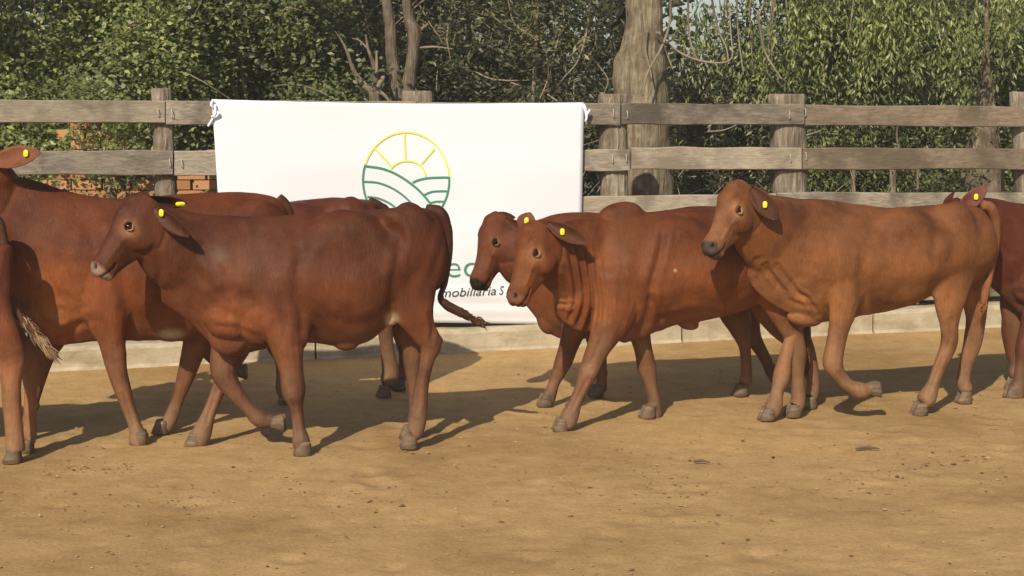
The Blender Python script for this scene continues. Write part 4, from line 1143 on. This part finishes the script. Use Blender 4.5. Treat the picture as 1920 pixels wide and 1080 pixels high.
H['tailc'] = (.10, .045, .025); H['switch'] = .085; H['wisps'] = 190; H['wispback'] = 5.0; H['wispc'] = (.27, .18, .11); H['voxel'] = .009
make_cow(H)

# ---------------- G: behind F at the right edge
G = moved(B, .86, 1565, name="calf", label="dark red calf at the right edge, mostly hidden behind the lighter tan-brown calf", Y=9.5, k=.25, x0=3.2, seed=52, color=(.095, .025, .013), patches=[], legf=.3)
G['head'] = dict(a=(265, 438), b=(185, 520), Y=9.3, yaw=math.radians(5), roll=0)
G['ears'] = [dict(at=(.02, .05, .18), tip=(332, 378), dY=-.05, w=.095, face=(-.3, -1, .2), fold=.25, col=(.15, .05, .03), tags=[(.62, .1)]),
             dict(at=(.0, .13, -.16), tip=(255, 385), dY=.15, w=.08, face=(-.8, -.6, .1))]
G['neck'] = [(430, 510, 190, 0, .55), (365, 490, 165, .0, .55), (310, 470, 145, .0, .6)]
G['torso'] = [list(r) for r in B_torso]
for r in G['torso']: r[1] += 12
G['legs'][0] = dict(pts=[(500, 520, 120, .13, .55), (470, 590, 92, .15, .6), (450, 640, 70, .155, .75), (430, 690, 52, .15, .85), (418, 735, 50, .15, .9), (408, 765, 34, .15, .9), (402, 800, 32, .15, .95), (396, 825, 40, .15, .95), (393, 840, 38, .15, 1)], hoof=(388, 850, .15, TOE))
G['legs'][1] = dict(pts=[(440, 560, 120, -.1, .5), (400, 620, 78, -.1, .6), (392, 665, 56, -.1, .8), (390, 700, 50, -.1, .9), (392, 740, 40, -.1, .9), (396, 765, 34, -.1, .95), (396, 784, 38, -.1, .9)], hoof=(392, 796, -.1, TOE))
G['voxel'] = .009
make_cow(G)
# ------------------------------------------------------------------ vegetation
def leaf_cloud(r, blobs, n, size, aspect, droop=0.0, shell=.55, cl_r=.16, per=26, curl=0):
    """leaf quads clustered through ellipsoidal lobes. blobs: (cx,cy,cz,rx,ry,rz)"""
    B_ = np.array(blobs, float); vol = (B_[:, 3] * B_[:, 4] * B_[:, 5]) ** .8; pr = vol / vol.sum()
    nc = max(1, n // per); which = r.choice(len(B_), nc, p=pr)
    d = r.normal(size=(nc, 3)); d /= np.linalg.norm(d, axis=1)[:, None]
    rad = np.where(r.random(nc) < .75, r.uniform(shell, 1.0, nc), r.random(nc) ** .5 * shell)
    rad = rad * (1 + .16 * np.sin(d[:, 0] * 7 + which) * np.cos(d[:, 2] * 6 + which))
    cc = B_[which, :3] + d * rad[:, None] * B_[which, 3:]
    cc = cc[cc[:, 2] > .05]; nc = len(cc)
    m = nc * per
    ci = np.repeat(np.arange(nc), per)
    sz = np.repeat(r.uniform(.6, 1.3, nc), per)
    off = r.normal(size=(m, 3)) * cl_r * sz[:, None] * .5
    if droop: off[:, 2] = -abs(r.normal(size=m)) * cl_r * 2.4 * sz; off[:, :2] *= .45
    c = cc[ci] + off
    # leaf axis
    ax = r.normal(size=(m, 3)); ax[:, 2] = ax[:, 2] * .6 - droop * 1.8 - .25
    ax /= np.linalg.norm(ax, axis=1)[:, None]
    nn = r.normal(size=(m, 3)) + np.array([-.35, -.9, .75]) * 1.7
    sd = np.cross(ax, nn); sd /= np.linalg.norm(sd, axis=1)[:, None] + 1e-9
    L = size * r.uniform(.55, 1.35, m); Wd = L * aspect * r.uniform(.8, 1.2, m)
    nz = np.cross(sd, ax)
    V = np.empty((m, 4, 3))
    V[:, 0] = c; V[:, 1] = c + ax * (L * .5)[:, None] + sd * (Wd / 2)[:, None] + nz * (L * .08)[:, None]
    V[:, 2] = c + ax * L[:, None]; V[:, 3] = c + ax * (L * .5)[:, None] - sd * (Wd / 2)[:, None] + nz * (L * .08)[:, None]
    return V.reshape(-1, 3), m, cc

def plant(name, label, cat, x, y, blobs, n, size, aspect, mat, seed, stems=6, stem_r=.035, mat_st=None, droop=0., twigs=40, cl_r=.16, group=None, crown_name="crown", shell=.55, trunkpts=None, per=26, origin=None):
    r = np.random.default_rng(seed)
    root = empty(name, (x, y, 0)); tag(root, label, cat, group)
    V, m, cc = leaf_cloud(r, blobs, n, size, aspect, droop, shell, cl_r, per)
    o = fast_quads(crown_name, V - np.array([x, y, 0]), m, mat, root)
    mb = MB(); B_ = np.array(blobs, float)
    top = B_[:, 2].max()
    for i in range(stems):
        bl = B_[r.integers(len(B_))]
        p0 = np.array([x + r.normal(0, .18), y + r.normal(0, .12), -.05]); p2 = bl[:3] + r.normal(0, .25, 3) * bl[3:] 
        p1 = p0 * .5 + p2 * .5 + r.normal(0, .12, 3)
        v_, f_ = tube([p0, p1, p2, p2 + (p2 - p1) * .4 + r.normal(0, .1, 3)], [stem_r * r.uniform(.7, 1.2), stem_r * .7, stem_r * .4, stem_r * .15], 7, .2, i, 5)
        mb.add(v_ - np.array([x, y, 0]), f_)
    for i in range(twigs):
        c = cc[r.integers(len(cc))]; bl = B_[np.argmin(((B_[:, :3] - c) ** 2).sum(1))]
        e = c + r.normal(0, .12, 3) + [0, -.08, 0]; s0 = c * .5 + bl[:3] * .5 + r.normal(0, .15, 3)
        if droop: s0 = c + [r.normal(0, .12), r.normal(0, .1), .35]; e = c + [r.normal(0, .1), -.05, -.45]
        v_, f_ = tube([s0, (s0 + e) / 2 + r.normal(0, .05, 3), e], [.008, .006, .002], 4, 0, 0, 4)
        mb.add(v_ - np.array([x, y, 0]), f_)
    if stems or twigs: mb.build("stems" if cat != "tree" else "trunk", mat_st or m_twig, root)
    return root
def wx(px, Y): return (px - 960) / F_PX * Y
# bright broadleaf bushes at the left
def lobes(r, x0, x1, Y, z0, z1, k, ry=.6, rs=.55):
    out = []
    for i in range(k):
        out.append((r.uniform(x0, x1), Y + r.uniform(-ry, ry), r.uniform(z0, z1), rs * r.uniform(.7, 1.2), rs * r.uniform(.7, 1.1), rs * r.uniform(.7, 1.15)))
    return out
r0 = np.random.default_rng(77)
def bush(px0, px1, Y, z0, z1, k, n, label, mat, seed, size=.055, asp=.6, name="shrub", cat="shrub", **kw):
    x0 = wx(px0, Y); x1 = wx(px1, Y)
    bl = lobes(np.random.default_rng(seed + 500), x0, x1, Y, z0, z1, k, kw.pop('ry', .5), kw.pop('rs', .55))
    return plant(name, label, cat, (x0 + x1) / 2, Y, bl, n, size, asp, mat, seed, **kw)
bush(-260, 90, 11.6, 1.3, 3.2, 16, 46000, "bright green broadleaf bush filling the top left corner above the fence", m_leaf_b, 1, size=.046, group="bushes behind the fence")
bush(130, 330, 12.0, 1.1, 3.0, 14, 44000, "bright green leafy bush above the fence post left of the banner", m_leaf_b, 2, size=.044, group="bushes behind the fence")
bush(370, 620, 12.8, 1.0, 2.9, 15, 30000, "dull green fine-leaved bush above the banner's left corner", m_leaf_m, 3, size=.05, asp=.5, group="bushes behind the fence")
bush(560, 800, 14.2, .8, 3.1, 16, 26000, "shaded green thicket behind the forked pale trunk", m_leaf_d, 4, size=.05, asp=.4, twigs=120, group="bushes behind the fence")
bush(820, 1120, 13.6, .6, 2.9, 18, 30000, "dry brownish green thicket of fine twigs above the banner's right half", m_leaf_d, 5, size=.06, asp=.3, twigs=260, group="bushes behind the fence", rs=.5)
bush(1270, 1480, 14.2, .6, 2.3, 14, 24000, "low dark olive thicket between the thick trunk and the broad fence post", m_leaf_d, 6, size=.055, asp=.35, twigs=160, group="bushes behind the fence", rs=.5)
bush(1500, 1720, 13.3, .9, 3.0, 15, 62000, "mid green willowy bush above the rails right of the broad fence post", m_leaf_m, 7, size=.042, asp=.38, droop=.25, twigs=60, group="bushes behind the fence")
bush(1720, 2050, 13.9, 1.0, 3.2, 18, 60000, "dense green bush filling the top right corner", m_leaf_m, 8, size=.042, asp=.5, twigs=60, group="bushes behind the fence")
# low undergrowth at the foot of the fence
bush(1540, 1800, 13.0, .25, .9, 12, 9000, "low green undergrowth seen between the rails at the right", m_leaf_m, 9, size=.05, asp=.4, twigs=30, rs=.32, group="bushes behind the fence")
bush(100, 430, 10.78, .3, 1.15, 12, 5200, "dark green undergrowth between the rails left of the banner", m_leaf_m, 10, size=.042, asp=.55, twigs=10, stems=3, rs=.24, ry=.08, group="bushes behind the fence")

# tree builder with drooping crown
def big_tree(name, label, pts, rads, mat, blobs, n, leaf, size, asp, seed, droop=0., branches=(), wob=.25, n_ring=22, cl_r=.2):
    pts = [np.array(p, float) for p in pts]; base = np.array([pts[0][0], pts[0][1], 0])
    root = empty(name, tuple(base)); tag(root, label, "tree")
    v_, f_ = tube(pts, rads, n_ring, wob, seed, 8)
    o = mesh_obj("trunk", np.array(v_) - base, f_, mat, root)
    for q, rr in branches:
        v_, f_ = tube(q, rr, 8, .2, seed, 6); mesh_obj("branch", np.array(v_) - base, f_, m_twig if max(rr) < .03 else mat, root)
    if n:
        r = np.random.default_rng(seed)
        V, m, cc = leaf_cloud(r, blobs, n, size, asp, droop, .4, cl_r)
        fast_quads("crown", V - base, m, leaf, root)
    return root
def at3(px, py, Y): return atY(px, py, Y)
YT = 12.3
P = lambda px, py, Y=YT: tuple(at3(px, py, Y))
g0 = at3(1210, 480, YT); g0[2] = -.1
brs = []
def vine(pts, Y, r=.009):
    return ([at3(x, y, Y + .12 * math.sin(i * 1.3)) for i, (x, y) in enumerate(pts)], [r * (1.2 - .8 * i / len(pts)) for i in range(len(pts))])
brs += [vine([(1258, -30), (1256, 40), (1240, 90), (1215, 135), (1205, 180)], 12.0, .010), vine([(1230, 60), (1262, 90), (1300, 110), (1345, 118), (1372, 108), (1370, 60), (1366, 0)], 12.1, .008),
        vine([(1290, -20), (1292, 60), (1302, 100), (1316, 122)], 12.2, .007), vine([(1236, 60), (1250, 100), (1262, 130)], 12.0, .006), vine([(1380, -20), (1384, 60), (1390, 110), (1394, 140)], 12.2, .006),
        vine([(1330, -30), (1345, 50), (1362, 90), (1366, 120)], 12.2, .007), vine([(1420, 20), (1432, 90), (1450, 125), (1466, 148)], 12.2, .008), vine([(1202, 20), (1210, 90), (1222, 150), (1214, 185)], 11.95, .007)]
crown = [(wx(1210, YT) + dx, YT + dy, z, .9, .8, .5) for dx, dy, z in ((-.6, .2, 3.9), (.5, .4, 4.1), (0, -.3, 4.6), (1.2, .5, 3.75), (-1.3, .6, 3.9), (2.2, .8, 3.7), (.2, .6, 5.1))]
big_tree("willow_tree", "thick rough-barked tree trunk bulging above the rails right of the banner",
         [tuple(g0), P(1212, 420), P(1211, 330), P(1209, 260), P(1203, 190), P(1200, 130), P(1205, 85), P(1208, 30), P(1206, -60), P(1205, -220)],
         [.30, .215, .205, .195, .205, .20, .165, .14, .13, .10], m_bark, crown, 30000, m_leaf_m, .06, .3, 101, .5, brs, .09, 40)
# forked pale tree
Y2 = 12.6
g1 = at3(752, 560, Y2); g1[2] = -.1
Q2 = lambda px, py: tuple(at3(px, py, Y2))
fork = [([Q2(748, 230), Q2(745, 170), Q2(735, 110), Q2(731, 50), Q2(725, 0), Q2(715, -120)], [.075, .06, .05, .045, .04, .03]),
        ([Q2(755, 220), Q2(766, 160), Q2(774, 100), Q2(776, 60), Q2(766, 30), Q2(755, -60)], [.07, .058, .05, .06, .045, .03]),
        ([Q2(776, 70), Q2(790, 55), Q2(803, 45)], [.02, .012, .006]),
        ([Q2(784, 90), Q2(815, 88), Q2(850, 92)], [.01, .008, .004])]
big_tree("forked_tree", "forked pale tree trunk rising in a V just above the top edge of the banner", [tuple(g1), Q2(752, 400), Q2(750, 300), Q2(750, 215)], [.12, .1, .09, .085], m_bark2,
         [(wx(740, Y2), Y2 + .3, 3.4, .9, .7, .5), (wx(840, Y2), Y2 + .5, 3.7, .9, .7, .5), (wx(640, Y2), Y2 + .5, 3.6, .8, .7, .5)], 9000, m_leaf_m, .055, .4, 102, 0, fork)
# small crooked dead tree
Y3 = 12.2
Q3 = lambda px, py: tuple(at3(px, py, Y3)); g2 = at3(702, 560, Y3); g2[2] = -.1
dead = [([Q3(700, 172), Q3(682, 160), Q3(664, 135), Q3(650, 95), Q3(638, 72), Q3(628, 58)], [.035, .022, .015, .011, .008, .005]),
        ([Q3(700, 172), Q3(704, 150), Q3(700, 120), Q3(690, 90), Q3(686, 65)], [.03, .02, .016, .012, .007]),
        ([Q3(702, 160), Q3(706, 130), Q3(706, 95)], [.02, .014, .007]), ([Q3(704, 168), Q3(716, 150), Q3(720, 142)], [.025, .02, .014]),
        ([Q3(700, 166), Q3(720, 178), Q3(736, 198)], [.022, .014, .01]), ([Q3(688, 160), Q3(670, 140), Q3(660, 118)], [.012, .008, .004]), ([Q3(690, 92), Q3(674, 76), Q3(660, 72)], [.008, .006, .003])]
big_tree("dead_tree", "small crooked leafless tree just left of the forked trunk", [tuple(g2), Q3(712, 400), Q3(706, 260), Q3(702, 172)], [.07, .06, .05, .04], m_bark2, [], 0, None, 0, 0, 103, 0, dead)
# leafless vines hanging in the centre thicket
def vine_set(sets, Y, label):
    for i, (pts, r) in enumerate(sets):
        q, rr = vine(pts, Y, r); base = q[0] * [1, 1, 0]
        v_, f_ = tube(q, rr, 6, .2, i, 6); o = mesh_obj("vine", np.array(v_) - q[0], f_, m_twig); o.location = q[0]
        tag(o, label[i] if isinstance(label, list) else label, "vine", "bare vines hanging in the thicket")
vine_set([([(1108, -30), (1103, 40), (1092, 90), (1080, 120), (1058, 145), (1044, 165)], .010), ([(950, -20), (962, 40), (985, 60), (1010, 75)], .007), ([(830, 20), (840, 45), (838, 75), (845, 110)], .006),
          ([(1115, 40), (1104, 72), (1086, 88), (1062, 112)], .006), ([(1092, 90), (1120, 120), (1140, 150), (1132, 175)], .006), ([(1026, 110), (1028, 145), (1012, 185)], .006), ([(1070, 120), (1076, 150), (1075, 190)], .005)],
         12.9, ["pale bare vine curving down left of the thick trunk, the longest of them", "bare vine looping near the top of the frame above the banner's right half", "short bare vine hanging right of the forked trunk",
                "thin bare vine crossing the long one left of the thick trunk", "thin bare vine reaching the thick trunk's left side", "short bare vine ending above the banner's right half", "thin upright bare vine ending just above the banner's right corner"])
# drooping bright sprays at the top right
def spray(pts_top, Y, n, seed, label, mat):
    x = wx(pts_top[0], Y); z = at3(pts_top[0], pts_top[1], Y)[2]
    bl = [(x + dx, Y + dy, z + dz, .35, .25, .35) for dx, dy, dz in ((-.3, 0, .25), (.1, .1, 0), (.35, -.1, .3))]
    r = np.random.default_rng(seed)
    root = empty("hanging_bough", (x, Y, z)); tag(root, label, "branch")
    V, m, cc = leaf_cloud(r, bl, n * 2, .055, .28, .8, .2, .13, 18)
    fast_quads("foliage", V - np.array([x, Y, z]), m, mat, root)
    mb = MB()
    for i in range(14):
        c = cc[r.integers(len(cc))]; s0 = c + [r.normal(0, .1), r.normal(0, .05), .8]; e = c - [0, 0, .3]
        v_, f_ = tube([s0, (s0 + e) / 2 + r.normal(0, .05, 3), e], [.008, .006, .003], 5, 0, 0, 4); mb.add(np.array(v_) - np.array([x, Y, z]), f_)
    mb.build("twig", m_twig, root)
spray((1400, 70), 12.6, 900, 201, "small bright tuft of hanging leaves below the sky gap", m_leaf_b)
spray((1610, 10), 12.4, 1700, 202, "yellow-green hanging bough at the top edge right of the sky gap", m_leaf_b)
spray((1780, 20), 12.6, 1700, 203, "yellow-green hanging bough at the top edge near the right corner", m_leaf_b)
# grey trunk stump and pickets seen between the lower rails at the right
Y4 = 13.2
g3 = at3(1848, 560, Y4); g3[2] = -.1
big_tree("grey_tree", "grey tree trunk standing behind the lower rails near the right edge", [tuple(g3), tuple(at3(1846, 380, Y4)), tuple(at3(1844, 300, Y4)), tuple(at3(1848, 230, Y4)), tuple(at3(1850, 120, Y4)), tuple(at3(1850, -60, Y4))], [.17, .155, .15, .11, .03, .015], m_bark2,
         [(wx(1850, Y4), Y4 + .6, 3.6, .9, .7, .5)], 5000, m_leaf_m, .06, .4, 105)
for i, (x, w, yb, lab) in enumerate([(1601, 8, 372, "thin grey picket behind the rails, leftmost of the row"), (1674, 15, 372, "wide pale picket behind the rails, second from the left"), (1721, 7, 372, "thin white picket right of the wide pale picket"), (1806, 9, 372, "pale picket on the left side of the grey trunk"), (1881, 7, 372, "thin pale picket on the right side of the grey trunk")]):
    Yp = 12.7; a_ = at3(x, 306, Yp); w_ = w / F_PX * Yp / 2
    v_, f_ = tube([np.array([a_[0] + .03, Yp, -.1]), np.array([a_[0] + .012, Yp, .6]), a_], [w_, w_ * .95, w_ * .85], 8, .2, i, 5)
    o = mesh_obj("picket", np.array(v_) - np.array([a_[0], Yp, 0]), f_, m_post); o.location = (a_[0], Yp, 0); tag(o, lab, "picket", "pickets behind the fence")
# broken orange brick wall behind the left rails, seen through leaves
def brick_wall():
    r = np.random.default_rng(5); mb = MB(); Yh = 11.15; x0 = wx(110, Yh); x1 = wx(430, Yh); bl, bh = .2, .062
    for row in range(25):
        z = row * (bh + .008)
        n = int((x1 - x0) / (bl + .008)) + 1
        for k in range(n):
            x = x0 + (k + .5 * (row % 2)) * (bl + .008)
            pxx = 960 + x / Yh * F_PX
            lim = 1.62 if 128 < pxx < 245 else (1.28 if pxx < 430 else .9)
            if z > lim + r.uniform(-.12, .06): continue
            l = bl * r.uniform(.93, 1); dy = r.uniform(-.004, .004)
            V = [(x + sx * l / 2 - x0, dy + sy * .05, z + sz * bh) for sx in (-1, 1) for sy in (-1, 1) for sz in (0, 1)]
            mb.add(V, [(0, 1, 3, 2), (4, 6, 7, 5), (0, 4, 5, 1), (2, 3, 7, 6), (0, 2, 6, 4), (1, 5, 7, 3)])
    V = [(sx, .0 + sy * .04, sz) for sx in (0, x1 - x0) for sy in (-1, 1) for sz in (0, 1.1)]
    mb.add(V, [(0, 1, 3, 2), (4, 6, 7, 5), (0, 4, 5, 1), (2, 3, 7, 6), (0, 2, 6, 4), (1, 5, 7, 3)], 1)
    o = mb.build("brick_wall", [m_brick, m_conc], None, False); o.location = (x0, Yh, 0)
    tag(o, "broken orange brick wall glimpsed through leaves behind the left rails", "wall")
brick_wall()
bush(100, 250, 10.85, 1.35, 1.8, 6, 1300, "sprigs of leaves hanging over the orange brick wall at the left", m_leaf_b, 12, size=.045, asp=.6, twigs=0, stems=0, rs=.2, ry=.15, cl_r=.12, group="bushes behind the fence")
# dead brush lying behind the kerb
def brush(px0, px1, Y, n, seed, label, name="brushwood", zmax=.9):
    r = np.random.default_rng(seed); mb = MB(); x0, x1 = wx(px0, Y), wx(px1, Y); bx = (x0 + x1) / 2
    for i in range(n):
        p = np.array([r.uniform(x0, x1) - bx, r.normal(0, .25), r.uniform(.02, zmax) * r.random()]); a = r.normal(0, 1, 3) * [1, .5, .9]; a /= np.linalg.norm(a); l = r.uniform(.2, .7)
        q = p + a * l; q[2] = max(q[2], .01)
        rr = r.uniform(.003, .011)
        v_, f_ = tube([p, (p + q) / 2 + r.normal(0, .05, 3), q], [rr, rr * .8, rr * .3], 5, 0, 0, 3); mb.add(v_, f_)
    o = mb.build(name, m_twig); o.location = (bx, Y, 0); tag(o, label, "brushwood", kind="stuff")
brush(-100, 560, 11.0, 320, 61, "tangle of dry brushwood behind the left part of the fence", zmax=1.1)
brush(1100, 1700, 12.6, 260, 62, "tangle of dry brushwood behind the right part of the fence", zmax=1.8)
brush(560, 1160, 13.5, 200, 63, "tangle of dry twigs in the thicket above the banner", zmax=3.2)
# far wood closing the view
r = np.random.default_rng(9)
bl = []
for i in range(190):
    px = r.uniform(-600, 2500); Y = r.uniform(16, 20)
    gap = (1250 < px < 1330) or (1420 < px < 1520) or (300 < px < 370)
    ztop = 3.7 if not gap else 2.0
    bl.append((wx(px, Y), Y, r.uniform(.2, ztop), r.uniform(.6, 1.1), .8, r.uniform(.5, .9)))
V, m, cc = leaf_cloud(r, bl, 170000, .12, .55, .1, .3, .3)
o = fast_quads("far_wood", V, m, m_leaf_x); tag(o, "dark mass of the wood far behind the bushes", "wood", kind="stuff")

# dusty air over the yard
def haze():
    m = bpy.data.materials.new("dusty_air"); m.use_nodes = True; t = m.node_tree
    t.nodes.remove(t.nodes["Principled BSDF"])
    pv = t.nodes.new("ShaderNodeVolumePrincipled"); pv.inputs['Color'].default_value = (.95, .93, .88, 1)
    pv.inputs['Density'].default_value = HAZE; pv.inputs['Anisotropy'].default_value = 0
    t.links.new(pv.outputs[0], t.nodes["Material Output"].inputs['Volume'])
    x0, x1, y0, y1, z0, z1 = -61, 61, -26, 91, -1.0, 9.0
    V = [(x, y, z) for x in (x0, x1) for y in (y0, y1) for z in (z0, z1)]
    o = mesh_obj("haze", V, [(0, 1, 3, 2), (4, 6, 7, 5), (0, 4, 5, 1), (2, 3, 7, 6), (0, 2, 6, 4), (1, 5, 7, 3)], m, None, False)
    tag(o, kind="stuff"); o['label'] = "thin dusty haze in the air over the yard"; o['category'] = "haze"
HAZE = .0022
haze()
